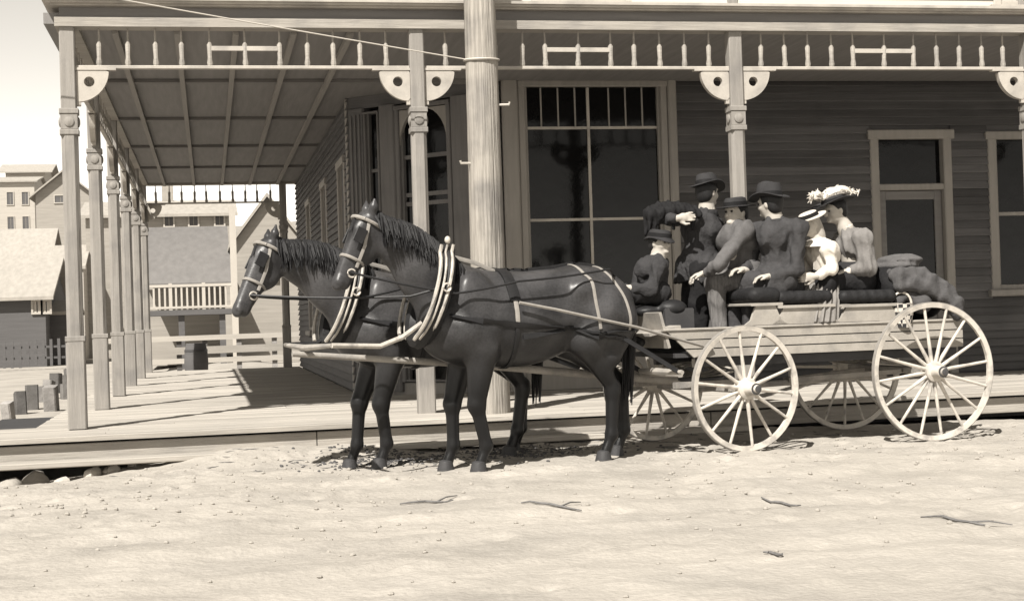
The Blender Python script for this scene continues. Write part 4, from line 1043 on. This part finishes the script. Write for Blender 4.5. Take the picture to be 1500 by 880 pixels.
# A: standing man in a long overcoat, back half turned, arm bent over a dark draped coat
Y = -1.78; hA = at(1036, 283, Y); 
nA = hA+vec(-.01, .0, -.15); cA = vec(hA[0]-.06, Y, 1.86); iA = vec(hA[0]-.10, Y, 1.52)
sL = cA+vec(.02, -.19, .08); sR = cA+vec(-.10, .17, .08)
eA = at(958, 322, Y-.12); wA = at(990, 320, Y-.26)
rA, HA, hd_, h_ = person('standing person in black hat and long dark overcoat with coat over the bent arm', (iA[0], Y, FLOOR), iA, cA, nA, hA, (.75, .5, -.12),
    [(tuple(cA+vec(-.13, -.12, .08)), tuple(eA+vec(.02, .05, .03)), tuple(wA), (1, -.1, .1), (0, -1, 0)), (tuple(cA+vec(.14, .1, .06)), tuple(cA+vec(.26, -.05, -.2)), tuple(cA+vec(.20, -.28, -.22)), (-.6, -.6, 0), (-1, 0, -.3))],
    [(tuple(iA+vec(0, -.09, -.02)), (iA[0]-.04, Y-.1, 1.2), (iA[0]-.02, Y-.1, .89)), (tuple(iA+vec(0, .09, -.02)), (iA[0]-.04, Y+.1, 1.2), (iA[0], Y+.1, .89))],
    coat='cloth_tweed', trousers='cloth_black', seed=11, tail=.2, lean_r=(.16, .17), hemcut=1.40)
hat(rA, hd_+HA[:, 2]*.055, HA, .158, .1, .115, 'felt', 'felt_band', (.1, -.15), .5)
# coat draped over A's forearm: a folded sheet hanging on both sides
P = []; s0 = eA+vec(-.03, .02, .05); s1 = cA+vec(-.10, -.10, .13)
for i, t in enumerate(np.linspace(0, 1, 9)):
    q = s0*(1-t)+s1*t+vec(0, 0, .045*math.sin(t*3.1)); dz = .15+.07*math.sin(i*2.1)-.06*t
    P += [cone(q+vec(0, .1, -.06), q+vec(0, 0, .02), .03, .04, .03), cone(q+vec(0, 0, .02), q+vec(-.03*(1-t), -.1, -.02), .04, .034, .03),
          cone(q+vec(-.03*(1-t), -.1, -.02), q+vec(-.05*(1-t), -.115, -dz), .034, .014, .018)]
P += [cone(s0, s0+vec(-.05, -.03, -.17), .05, .02, .03)]
o = body('draped_coat', P, .01, 'cloth_black', None, folds(.014, 3, 1.8)); o['label'] = 'black coat draped over the arm of the standing person'; o['category'] = 'coat'
# F: driver low at the front
Y = -2.05; hF = at(966, 357, Y); x0 = at(955, 430, Y)[0]
iF = vec(x0+.02, Y, 1.31); cF = vec(x0+.0, Y, 1.50); nF = hF+vec(-.01, 0, -.11)
rF, HF_, hd_, h_ = person('small seated driver in dark tweed jacket and cap at the wagon front', (iF[0], Y, FLOOR), iF, cF, nF, hF, (.55, -.75, .05),
    [(tuple(cF+vec(.03, -.16, .04)), tuple(cF+vec(-.06, -.2, -.16)), tuple(cF+vec(-.22, -.14, -.14)), (-1, .2, 0), (0, 0, -1)), (tuple(cF+vec(-.02, .16, .04)), tuple(cF+vec(-.1, .2, -.16)), tuple(cF+vec(-.24, .1, -.14)), (-1, -.2, 0), (0, 0, -1))],
    [(tuple(iF+vec(0, -.09, 0)), (iF[0]-.3, Y-.1, 1.3), (iF[0]-.3, Y-.1, .93)), (tuple(iF+vec(0, .09, 0)), (iF[0]-.3, Y+.1, 1.3), (iF[0]-.33, Y+.1, .93))],
    coat='cloth_tweed', trousers='cloth_dark', seed=21, sc=.86, lean_r=(.15, .15))
hat(rF, hd_+HF_[:, 2]*.045, HF_, .125, .095, .075, 'felt', 'felt_band', (.12, 0), .2, .03, 0, 'cap')
# B: seated man leaning forward, elbows on knees
Y = -1.98; hB = at(1078, 312, Y); iB = vec(*at(1090, 408, Y)); cB = vec(*at(1080, 350, Y)); nB = hB*.45+cB*.55+vec(.0, 0, .045)
kB = at(1048, 412, Y-.06)
rB, HB, hd_, h_ = person('seated person in grey jacket and flat brimmed hat leaning forward, pale trousers', (iB[0], Y, FLOOR), iB, cB, nB, hB, (-.85, -.45, -.25),
    [(tuple(cB+vec(.0, -.2, .06)), tuple(at(1052, 388, Y-.27)), tuple(at(1034, 400, Y-.15)), (-1, .2, -.2), (0, 0, -1)), (tuple(cB+vec(.02, .19, .06)), tuple(cB+vec(-.1, .24, -.2)), tuple(at(1032, 402, Y+.1)), (-1, -.2, -.2), (0, 0, -1))],
    [(tuple(iB+vec(-.02, -.1, -.02)), tuple(kB), (kB[0]+.02, Y-.08, .9)), (tuple(iB+vec(-.02, .1, -.02)), tuple(kB+vec(-.02, .2, 0)), (kB[0]-.04, Y+.12, .9))],
    coat='cloth_brown', trousers='cloth_stripe', seed=31, lean_r=(.155, .165), tail=.05)
hat(rB, hd_+HB[:, 2]*.05, HB, .17, .1, .085, 'felt', 'felt_band', (.05, 0), .2, .0, .0)
# C: seated man seen from behind in charcoal coat
Y = -2.2; hC = at(1128, 299, Y); iC = at(1142, 410, Y); cC = at(1139, 347, Y); nC = hC*.35+cC*.65+vec(0, 0, .05)
kC = at(1100, 413, Y-.02)
rC, HC, hd_, h_ = person('seated person in charcoal coat and tall crowned hat, back to the street', (iC[0], Y, FLOOR), iC, cC, nC, hC, (-.55, .8, -.05),
    [(tuple(cC+vec(.13, -.14, .06)), tuple(at(1168, 395, Y-.18)), tuple(at(1130, 405, Y-.16)), (-1, .1, 0), (0, 0, -1)), (tuple(cC+vec(-.12, .13, .06)), tuple(cC+vec(-.2, .15, -.2)), tuple(cC+vec(-.3, -.0, -.27)), (-1, -.2, 0), (0, 0, -1))],
    [(tuple(iC+vec(-.02, -.09, -.02)), tuple(kC), (kC[0]-.05, Y-.06, .9)), (tuple(iC+vec(-.02, .1, -.02)), tuple(kC+vec(-.05, .2, .01)), (kC[0]-.1, Y+.14, .9))],
    coat='cloth_grey', trousers='cloth_grey', seed=41, lean_r=(.16, .172), tail=.06)
hat(rC, hd_+HC[:, 2]*.055, HC, .165, .105, .135, 'felt', 'felt_band', (-.02, .12), .5)
# D: standing child, straw hat, white blouse, pleated skirt
Y = -2.2; hD = at(1187, 330, Y); cD = at(1206, 372, Y); iD = at(1206, 408, Y); nD = hD*.4+cD*.6+vec(0, 0, .02)
rD, HD, hd_, h_ = person('child standing in straw boater, white blouse and pleated grey skirt', (iD[0], Y, FLOOR), iD, cD, nD, hD, (-.9, -.3, -.05),
    [(tuple(cD+vec(-.01, -.13, .04)), tuple(at(1219, 393, Y-.15)), tuple(at(1197, 404, Y-.17)), (-1, .1, -.1), (0, 1, 0)), (tuple(cD+vec(-.02, .13, .04)), tuple(cD+vec(-.1, .17, -.14)), tuple(cD+vec(-.2, .1, -.18)), (-1, -.2, 0), (0, 0, -1))],
    [(tuple(iD+vec(0, -.06, -.05)), (iD[0]-.06, Y-.06, 1.12), (iD[0]-.08, Y-.06, .87)), (tuple(iD+vec(0, .06, -.05)), (iD[0]-.07, Y+.06, 1.12), (iD[0]-.1, Y+.06, .87))],
    coat='cloth_white', trousers='cloth_black', seed=51, sc=.82, female=True, hair='hair_light', hair_long=True, lean_r=(.13, .16))
b = MB(); q = iD-vec(iD[0], Y, FLOOR)
b.lathe([(.10, q[2]+.03), (.125, q[2]-.03), (.17, q[2]-.16), (.205, q[2]-.36), (.195, q[2]-.37), (.15, q[2]-.2), (.09, q[2]+.02)], 96, fn=lambda r, z, a: (r*(1+(.075*math.sin(22*a) if z < q[2]-.02 else .02*math.sin(22*a))), z))
b.v = [(x-.10*max(0, q[2]-z)/.3*.8, y, z) for x, y, z in b.v]; b.build('skirt', 'cloth_skirt', rD)
b = MB(); qn = nD-vec(iD[0], Y, FLOOR)                             # wide sailor collar
b.lathe([(.05, .02), (.10, .0), (.165, -.05), (.17, -.058), (.10, -.015), (.05, .0)], 40, tuple(qn), fn=lambda r, z, a: (r*(1+.03*math.sin(9*a)), z)); b.build('wide_collar', 'cloth_white', rD)
hat(rD, hd_+HD[:, 2]*.055, HD, .15, .085, .06, 'straw', 'felt_band', (.18, 0), .0, -.01, .0)
# E: seated woman, plumed hat
Y = -1.98; hE = at(1224, 309, Y); cE = at(1249, 362, Y); iE = at(1254, 408, Y); nE = hE*.42+cE*.58+vec(0, 0, .03)
rE, HE, hd_, h_ = person('seated woman in grey jacket and dark skirt under a white plumed hat', (iE[0], Y, FLOOR), iE, cE, nE, hE, (-1, -.12, -.03),
    [(tuple(cE+vec(.02, -.17, .06)), tuple(at(1272, 392, Y-.22)), tuple(at(1240, 398, Y-.14)), (-1, .2, 0), (0, 0, -1)), (tuple(cE+vec(-.02, .17, .06)), tuple(cE+vec(-.08, .22, -.17)), tuple(at(1228, 402, Y+.1)), (-1, -.2, -.1), (0, 0, -1))],
    None, coat='cloth_pale', seed=61, female=True, sc=.93, lean_r=(.115, .155))
k1, k2 = at(1205, 415, Y-.1), at(1205, 415, Y+.12); bs = vec(iE[0], Y, FLOOR)
P = [cone(iE-bs, k1-bs, .16, .12, .08), cone(iE-bs, k2-bs, .16, .12, .08)]
for k_ in (k1, k2): P += [cone(k_-bs, vec(k_[0]-.04, k_[1], .95)-bs, .12, .15, .06)]
P += [cone(k1-bs, k2-bs, .11, .11, .08)]
body('skirt', P, .013, 'cloth_dark', rE, folds(.011, 4, .9))
ho, A = hat(rE, hd_+HE[:, 2]*.065, HE, .185, .1, .07, 'felt', 'felt_band', (.06, .05), .2, .0, .02)
rr = random.Random(5); b = MB()
for k in range(9):                                                  # curled ostrich plumes over the crown
    a = rr.uniform(-.6, .6); side = 1 if k % 2 else -1
    s0 = np.array([.12 if k < 5 else .02, .03*side, .06]); e0 = np.array([-.20+rr.uniform(-.03, .06), .09*side*rr.uniform(.3, 1.2), .02+rr.uniform(-.04, .03)])
    if k < 3: e0 = np.array([.19, .04*side, .03+rr.uniform(0, .03)])
    pts = []
    for t in np.linspace(0, 1, 7):
        p = s0*(1-t)+e0*t+np.array([0, 0,   .06*math.sin(t*2.8)]); pts.append(Vector(hd_+HE[:, 2]*.065+A @ p))
    b.tube(pts, [.012, .026, .034, .036, .032, .024, .008], 8)
    for p in pts[1:]:
        for j in range(7):
            v = Vector((rr.uniform(-1, 1), rr.uniform(-1, 1), rr.uniform(-.4, 1))).normalized()*rr.uniform(.035, .055)
            b.tube([p, p+v*.6+Vector((0, 0, .008)), p+v], [.007, .005, .001], 4)
b.build('plume', 'feather', ho)

# ================================================================== LUGGAGE IN THE WAGON TAIL
def lug(name, label, cat, mt, P, res=.014, w=None):
    o = body(name, P, res, mt, None, w); o['label'] = label; o['category'] = cat; return o
def c3(px, py, Y): return at(px, py, Y)
Y = -1.95
lug('bundle', 'dark travelling bundle behind the woman, against the door', 'bundle', 'cloth_black', [elp(c3(1300, 425, Y)+vec(.02, 0, 0), (.2, .3, .22), .05), elp(c3(1340, 440, Y+.1), (.25, .25, .18), .05)], .016, folds(.013, 71, .8))
P = [elp(c3(1318, 381, Y+.04), (.19, .22, .05), .03), elp(c3(1312, 390, Y+.04), (.18, .23, .05), .03)]
lug('folded_rug', 'flat folded pale rug lying on top of the luggage', 'rug', 'cloth_brown', P, .011, folds(.010, 72, 1.8))
P = []                                                              # one cloth draped over the load, sloping down to the tail
for px_, py_ in ((1296, 402), (1312, 400), (1328, 402), (1343, 408), (1357, 417), (1370, 429), (1379, 441)):
    q = c3(px_, py_, Y); P += [cone(q+vec(0, -.25, -.02), q+vec(0, .25, -.02), .06, .06, .05), cone(q+vec(0, -.25, -.02), q+vec(.0, -.29, -.11), .06, .05, .05)]
    if len(P) > 2: P.append(cone(lastq+vec(0, -.29, -.11), q+vec(0, -.29, -.11), .045, .045, .05))
    lastq = q
lug('travel_coat', 'dark travelling cloth draped over the luggage, sloping down to the wagon tail', 'cloth', 'cloth_mid', P, .011, folds(.018, 73, 1.7))
# canvas tent-shaped tarpaulin
t0, t1, t2 = c3(1349, 410, Y-.2), c3(1312, 440, Y-.28), c3(1384, 446, Y-.2)
b = MB(); b.add([Vector(t0), Vector(t1), Vector(t2)]+[Vector(t0)+Vector((0, .4, -.02)), Vector(t1)+Vector((0, .45, 0)), Vector(t2)+Vector((0, .45, 0))], [(0, 1, 2), (5, 4, 3), (0, 3, 4, 1), (1, 4, 5, 2), (2, 5, 3, 0)])
lug('canvas_pack', 'peaked grey canvas pack in the wagon tail above the rear wheel', 'pack', 'cloth_mid', [cone(t0-vec(0, -.02, .03), t1+vec(.03, 0, .0), .035, .045, .05), cone(t0-vec(0, -.02, .03), t2+vec(-.02, 0, .02), .035, .04, .05), cone((t1+t2)/2, t0-vec(0, 0, .09), .1, .06, .08), cone(t0+vec(0, .3, -.04), t1+vec(.03, .35, 0), .05, .06, .05), cone(t0+vec(0, .3, -.04), t2+vec(0, .35, 0), .05, .06, .05), elp((t0+t1+t2)/3+vec(0, .2, -.03), (.2, .2, .1), .05)], .013, folds(.006, 75))
MB().tube([Vector(t0+vec(0, -.045, .01)), Vector((t0+t2)/2+vec(.02, -.05, .03)), Vector(t2+vec(.02, -.04, .02))], .012, 6).build('rope', 'strap_light', label='pale rope along the edge of the canvas pack', cat='rope')
bk = c3(1321, 452, Y-.3)
bas = thing('basket', 'small plaid covered basket beside the canvas pack', 'basket', tuple(bk-vec(0, 0, .16)))
MB().lathe([(.075, 0), (.095, .12), (.1, .2), (.09, .205)], 16).build('wicker', 'plaid', bas)
MB().tube([(math.cos(a)*.09, 0, .2+math.sin(a)*.1) for a in np.linspace(0, math.pi, 12)], .01, 6).build('handle', 'straw', bas)
lug('satchel', 'dark leather satchel at the feet of the driver', 'satchel', 'leather', [elp(c3(985, 452, -2.2), (.13, .1, .075), .04), elp(c3(950, 456, -2.15), (.12, .1, .05), .04)], .013, folds(.006, 76))
# reins from the bits through the hame rings to the driver
hand = Vector(cF+vec(-.26, -.14, -.14)); hand2 = Vector(cF+vec(-.28, .1, -.14))
def rein(pts, lab, mt='leather'):
    ps = []
    for i in range(len(pts)-1):
        a, b_ = Vector(pts[i]), Vector(pts[i+1]); n_ = 8; sag = .05*(b_-a).length*.5
        ps += [a.lerp(b_, t)-Vector((0, 0, sag*4*t*(1-t)*.5)) for t in np.linspace(0, 1, n_, endpoint=False)]
    ps.append(Vector(pts[-1])); MB().tube(ps, .0095, 6).build('rein', mt, label=lab, cat='rein')
bN, bF = Vector(HN['bit']), Vector(HF['bit'])
rein([bN+TN*.075, fN(.71, .3, 1.34), fN(.2, .33, 1.42), fN(-.6, .30, 1.5), hand], 'dark rein along the street side of the near horse')
rein([bF+TN*.075, fF(.71, .3, 1.34), fF(.2, .3, 1.45), hand2], 'dark rein running back from the far horse bit between the team')
rein([bF-TN*.075, fF(.71, -.3, 1.34), fF(.2, -.33, 1.42), hand2+Vector((0, .03, 0))], 'dark rein along the porch side of the far horse')
rein([fN(.7, .26, 1.42), fN(1.0, .12, 1.33), bF-Vector((0, 0, 0))+TN*.08], 'check rein crossing from near collar to far horse bit')
p_a = fN(.2, .325, 1.26); p_b = l2w((1.95, .52, .84))
MB().tube([p_a, fN(-.1, .335, 1.2), fN(-.45, .345, 1.12), fN(-.8, .33, 1.045), p_b], .0125, 6).build('side_strap', 'strap_light', label='long pale strap slanting from the near horse girth to the wagon box', cat='strap')

# ================================================================== BACKGROUND TOWN
def house(name, label, x0, x1, y0, y1, zb, zw, zr, wm, rm, ridge='x', wins=(), over=.3, cat='house', door=None, win_m='bg_dark', foot=None, roof_th=.12, chim=None):
    h = thing(name, label, cat, ((x0+x1)/2, (y0+y1)/2, zb)); ox, oy = (x0+x1)/2, (y0+y1)/2
    hx_, hy_ = (x1-x0)/2, (y1-y0)/2; H_ = zw-zb; rr_ = zr-zb; b = MB()
    if ridge == 'x':
        pr = [(-hy_, -1.5), (hy_, -1.5), (hy_, H_), (0, rr_), (-hy_, H_)]
        b.prism(pr, (0, 0, 0), (0, 1, 0), (0, 0, 1), 2*hx_)
    else:
        pr = [(-hx_, -1.5), (hx_, -1.5), (hx_, H_), (0, rr_), (-hx_, H_)]
        b.prism(pr, (0, 0, 0), (1, 0, 0), (0, 0, 1), 2*hy_)
    b.build('wall', wm, h)
    for s in (-1, 1):
        w_ = hy_ if ridge == 'x' else hx_; L_ = (hx_ if ridge == 'x' else hy_)+over
        sl_ = (rr_-H_)/w_; e = w_+over; ze = H_-sl_*over+.03; n_ = .03
        poly = [(0, rr_+n_), (s*e, ze), (s*e, ze+roof_th), (0, rr_+n_+roof_th)]
        if s < 0: poly = poly[::-1]
        r_ = MB().prism(poly, (0, 0, 0), (0, 1, 0) if ridge == 'x' else (1, 0, 0), (0, 0, 1), 2*L_).build('roof', rm, h)
    for (wx0, wx1, wz0, wz1) in wins:                    # on the street side (-y), world x and z
        f = MB(); yy = -hy_-.03
        for q in ((wx0-.07, wx0, wz0-.07, wz1+.07), (wx1, wx1+.07, wz0-.07, wz1+.07), (wx0, wx1, wz1, wz1+.07), (wx0, wx1, wz0-.07, wz0)):
            f.box(((q[0]+q[1])/2-ox, yy, (q[2]+q[3])/2-zb), (q[1]-q[0], .08, q[3]-q[2]))
        w_ = f.build('window', 'bg_light', h)
        for sx in (0, 1):
            mid = (wx0+wx1)/2; a_, c_ = ((wx0, mid-.02), (mid+.02, wx1))[sx]
            MB().box(((a_+c_)/2-ox, yy+.02, (wz0+wz1)/2-zb), (c_-a_, .03, wz1-wz0)).build('pane', win_m, w_)
    if chim:
        MB().box((chim[0]*hx_, 0, rr_+.35), (.5, .5, 1.1)).build('chimney', 'bg_mid', h)
    if door:
        f = MB().box(((door[0]+door[1])/2-ox, -hy_-.03, door[2]/2), (door[1]-door[0], .06, door[2])).build('door', 'bg_dark', h)
    return h
def P_(px, py, Y): return at_y(px, py, Y)
# left of the porch
Y = 40; a = P_(66, 436, Y); rz_ = P_(50, 384, Y+4).z
house('low_house', 'low grey boarded house with a paired white window beyond the street corner', a.x-11, a.x, Y, Y+8, 0, a.z, rz_, 'bg_dark', 'bg_roof', 'x',
      [(P_(36, 0, Y).x, P_(47, 0, Y).x, P_(0, 459, Y).z, P_(0, 443, Y).z), (P_(50, 0, Y).x, P_(60, 0, Y).x, P_(0, 459, Y).z, P_(0, 443, Y).z)], win_m='curtain', chim=(.5,))
b0, b1 = P_(70, 462, 41.5), P_(108, 462, 41.5)
house('lean_to_shed', 'dark low shed joined beside the low grey house', b0.x, b1.x, 41.5, 45, 0, b0.z, b0.z+.4, 'bg_dark', 'bg_roof', 'x', over=.1, cat='shed')
b0, b1 = P_(74, 395, 50), P_(122, 395, 50)
house('pale_shed', 'pale square building standing between the low house and porch', b0.x, b1.x, 50, 56, 0, b0.z, b0.z+1.0, 'bg_light', 'bg_roof', 'x', over=.1, cat='shed')
b0, b1, rz_ = P_(-90, 392, 62), P_(66, 392, 62), P_(0, 340, 66).z
house('broad_roofed_house', 'house with a broad pale roof behind the low house', b0.x, b1.x, 62, 70, 0, b0.z, rz_, 'bg_light', 'bg_roof', 'x')
b0, b1 = P_(52, 285, 90), P_(135, 285, 90); ap = P_(112, 252, 90).z
house('hill_barn', 'mid grey gabled barn on the slope left of the porch', b0.x, b1.x, 90, 100, P_(80, 345, 90).z, b0.z, ap, 'bg_mid', 'bg_roof', 'y',
      [(P_(72, 0, 90).x, P_(88, 0, 90).x, P_(0, 298, 90).z, P_(0, 288, 90).z)], over=.4, cat='barn')
b0, b1 = P_(-60, 268, 120), P_(50, 268, 120)
house('terrace_house', 'pale long house with two rows of windows up the slope', b0.x, b1.x, 120, 130, P_(0, 350, 120).z, b0.z, P_(0, 262, 125).z, 'bg_light', 'bg_roof', 'x',
      [(P_(q, 0, 120).x, P_(q+9, 0, 120).x, P_(0, z1, 120).z, P_(0, z0, 120).z) for q in (2, 24) for z0, z1 in ((282, 300), (318, 336))])
b0, b1 = P_(8, 252, 150), P_(66, 252, 150)
house('hilltop_house', 'faint flat roofed house on the skyline at far left', b0.x, b1.x, 150, 158, P_(30, 290, 150).z, b0.z, P_(30, 243, 154).z, 'bg_light', 'bg_roof', 'x', over=.8)
# beyond the far end of the side porch
Y = 27
v0, v1 = P_(212, 455, Y), P_(343, 452, Y); dz = v0.z
vh = thing('veranda_house', 'raised house with broad grey roof and white veranda railing beyond the porch end', 'house', ((v0.x+v1.x)/2, Y+4, 0))
off = -Vector(vh.location)
def vb(name, p, q, w, h, mt, par=vh): return MB().beam(Vector(p)+off, Vector(q)+off, w, h).build(name, mt, par)
X0, X1 = v0.x-.25, v1.x
ev, rg = P_(250, 421, Y+1.5).z, P_(250, 338, Y+9).z
rfm = MB(); rfm.prism([(0, ev), (7.5, rg), (15, ev), (15, ev+.12), (7.5, rg+.12), (0, ev+.12)], Vector(((X0+X1)/2, Y+1.5, 0))+off, (0, 1, 0), (0, 0, 1), X1-X0).build('roof', 'bg_roof_dark', vh)
MB().box(Vector(((X0+X1)/2, Y+8, ev/2))+off, (X1-X0-.4, 9, ev)).build('wall', 'bg_mid', vh)
vb('deck', (X0, Y+1.2, dz-.08), (X1, Y+1.2, dz-.08), 2.6, .14, 'bg_dark')
rt = P_(280, 418, Y).z
rl = vb('railing', (X0, Y, rt), (X1, Y, rt), .07, .07, 'bg_white'); vb('bottom_rail', (X0, Y, dz+.06), (X1, Y, dz+.06), .06, .06, 'bg_white', rl)
k = 0; x = X0+.06
while x < X1:
    MB().box(Vector((x, Y, (rt+dz)/2))+off, (.05 if k % 6 else .09, .04, rt-dz+(.0 if k % 6 else .14))).build('baluster', 'bg_white', rl); x += .145; k += 1
for px_ in (252, 312): xx = P_(px_, 0, Y).x; vb('post', (xx, Y+.1, -.3), (xx, Y+.1, dz-.15), .16, .16, 'bg_dark')
vb('post', (X0+.1, Y+.1, -.3), (X0+.1, Y+.1, dz-.15), .16, .16, 'bg_dark')
tp = P_(340, 303, Y).z; vb('corner_post', (X1+.02, Y-.06, -.3), (X1+.02, Y-.06, tp), .17, .17, 'bg_white')
b0, b1 = P_(196, 318, 52), P_(338, 318, 52)
house('upper_house', 'grey house with windows rising above the veranda roof ridge', b0.x-2, b1.x, 52, 60, 0, b0.z, P_(0, 303, 56).z, 'bg_mid', 'bg_roof', 'x',
      [(P_(q, 0, 52).x, P_(q+12, 0, 52).x, P_(0, 336, 52).z, P_(0, 322, 52).z) for q in (232, 268, 306)], chim=(.1,))
b0, b1 = P_(345, 352, 30), P_(440, 352, 30)
house('gable_house', 'grey boarded house with a steep gable behind the leading horse head', b0.x, b1.x, 30, 37, 0, b0.z, P_(0, 296, 30).z, 'bg_mid', 'bg_roof', 'y', [(P_(372, 0, 30).x, P_(392, 0, 30).x, P_(0, 420, 30).z, P_(0, 380, 30).z)], over=.2)
b0, b1 = P_(350, 356, 24), P_(470, 356, 24)
# rail fence across the end of the side street
Y = 19.5
fe = thing('rail_fence', 'weathered three rail fence across the end of the side porch', 'fence', (P_(330, 530, Y).x, Y, 0)); fo = -Vector(fe.location)
xa, xb = P_(150, 500, Y).x, P_(470, 500, Y).x
for i, py in enumerate((494, 512, 527)):
    z = P_(330, py, Y).z; MB().beam(Vector((xa, Y-.04, z))+fo, Vector((xb, Y-.04, z+.02))+fo, .04, .11 if i != 1 else .16).build('rail', 'bg_light' if i != 1 else 'bg_mid', fe)
for px_ in (215, 262, 300, 350, 402, 448):
    xx = P_(px_, 500, Y).x; MB().box(Vector((xx, Y+.05, .3))+fo, (.11, .11, 1.1)).build('post', 'timber', fe)
bp_ = at_z(292, 541, 0.0)
bar = thing('barrel', 'dark wooden barrel standing by the rail fence', 'barrel', (bp_.x, 17.6, -.02))
MB().lathe([(.2, 0), (.235, .2), (.245, .4), (.235, .6), (.2, .8), (.18, .8), (.18, .76)], 20).build('staves', 'bg_dark', bar)
for z in (.14, .62): MB().lathe([(.226, z), (.236, z), (.238, z+.05), (.228, z+.05)], 20, closed=True).build('hoop', 'iron', bar)
# yard fence before the low house
ya = P_(-40, 520, 36); yb = P_(112, 516, 36)
fe = thing('yard_fence', 'low picket fence in front of the low grey house', 'fence', ((ya.x+yb.x)/2, 36, 0)); fo = -Vector(fe.location)
for z in (.25, .6): MB().beam(Vector((ya.x, 36, z))+fo, Vector((yb.x, 36, z))+fo, .04, .07).build('rail', 'bg_dark', fe)
x = ya.x
while x < yb.x:
    MB().box(Vector((x, 35.95, .4+random.uniform(-.03, .03)))+fo, (.09, .03, .85)).build('picket', 'bg_dark', fe); x += .24
# row of rough timber blocks beside the side walk
def rock_mesh(seed, mt, flat=.7, sharp=False):
    r = random.Random(seed); b = MB(); b.ell((0, 0, 0), (1, 1, flat), 9, 6)
    b.v = [tuple(Vector(v)*(1+.22*math.sin(3.1*v[0]+seed)+.16*math.sin(4.3*v[1]+2*seed)+r.uniform(-.07, .07))) for v in b.v]
    return b.mesh('stone', mt, ang=50)
RK = [rock_mesh(s, 'stone') for s in range(4)]
for i, (px_, py_) in enumerate(((12, 604), (30, 594), (47, 588), (60, 578), (71, 574), (82, 566), (92, 560), (101, 553), (75, 590), (95, 574))):
    p = at_z(px_, py_, 0.0); s = .16+.03*(i % 3)
    b = MB(); M3 = Matrix.Rotation(random.uniform(-.5, .5), 3, 'Z') @ Matrix.Rotation(random.uniform(-.25, .25), 3, 'X')
    b.box((0, 0, s*.9), (s*.9, s*1.1, s*2.1), M3, .02)
    b.build('timber_block', 'timber', None, (p.x, p.y, gz(p.x, p.y)-.03), label='rough timber stump in the low row left of the porch corner', cat='timber', group='row of stumps beside the side walk')
for i, (px_, py_, s) in enumerate(((12, 700, .11), (52, 694, .13), (135, 692, .085), (162, 690, .085), (90, 698, .07), (196, 684, .07), (215, 683, .05), (30, 704, .06))):
    p = at_z(px_, py_, -.05); link('stone', RK[i % 4], None, (p.x, p.y-.05, gz(p.x, p.y)+s*.15), (0, 0, i*1.3), (s, s*.9, s*.85), 'pale rounded stone lying under the boardwalk step at left', 'stone', 'stones under the boardwalk step')
# twigs on the street
tw = [((585, 737), (665, 735), 'thin dark stick lying on the street below the lead horse'), ((762, 742), (850, 748), 'longer crooked stick on the street below the near horse'),
      ((1118, 735), (1176, 739), 'short dark stick on the street below the front wheel'), ((1350, 757), (1452, 771), 'branched dark twig on the street at right'), ((1122, 815), (1150, 817), 'tiny dark chip of wood at the bottom of the street')]
for i, (a, b_, lab) in enumerate(tw):
    p, q = at_z(*a), at_z(*b_); b = MB(); n_ = 7; pts = []
    for t in np.linspace(0, 1, n_):
        v = p.lerp(q, t)+Vector((0, random.uniform(-.035, .035), 0)); pts.append(Vector((v.x, v.y, gz(v.x, v.y)+.012)))
    b.tube(pts, [.003+.005*math.sin(math.pi*(k+.6)/n_) for k in range(n_)], 6)
    if i in (1, 3, 0):
        v = pts[4]; e = v+Vector((.16, .16 if i != 3 else -.16, 0)); e.z = gz(e.x, e.y)+.014; b.tube([v, (v+e)/2+Vector((0, .01, .01)), e], [.006, .005, .003], 5)
        pass
    b.build('twig', 'twig', None, label=lab, cat='twig')
# dung and straw litter, thickened to stand in for shade under the team, and scattered pebbles
def scatter(name, mt, n_, fx, fy, smin, smax, label, cat, zk=.3, long=1.0):
    b = MB(); r = random.Random(name)
    for _ in range(n_):
        x, y = fx(r), fy(r); s = r.uniform(smin, smax); z = gz(x, y)+s*zk; a = r.uniform(0, 6.28)
        M3 = Matrix.Rotation(a, 3, 'Z') @ Matrix.Rotation(r.uniform(-.3, .3), 3, 'X')
        b.ell((x, y, z), (s*long, s, s*r.uniform(.5, .8)), 6, 4, M3)
    return b.build(name, mt, None, label=label, cat=cat, kind='stuff')
scatter('ground_litter', 'litter', 1600, lambda r: r.choice((r.gauss(2.45, .25), r.gauss(3.55, .4), r.gauss(3.2, .6))), lambda r: r.gauss(-1.8, .3), .004, .017, 'dark dung and straw litter doubling as shade under the horses', 'litter')
scatter('straw', 'twig', 160, lambda r: r.gauss(3.9, 1.2), lambda r: r.gauss(-1.6, .35), .004, .007, 'straw scattered along the gutter under the team', 'straw', .5, 14)
scatter('pebbles', 'stone', 1500, lambda r: r.uniform(-2.5, 12.5), lambda r: -1.3-abs(r.gauss(0, 1))*3.2, .005, .019, 'small pebbles strewn over the dirt street', 'pebbles')
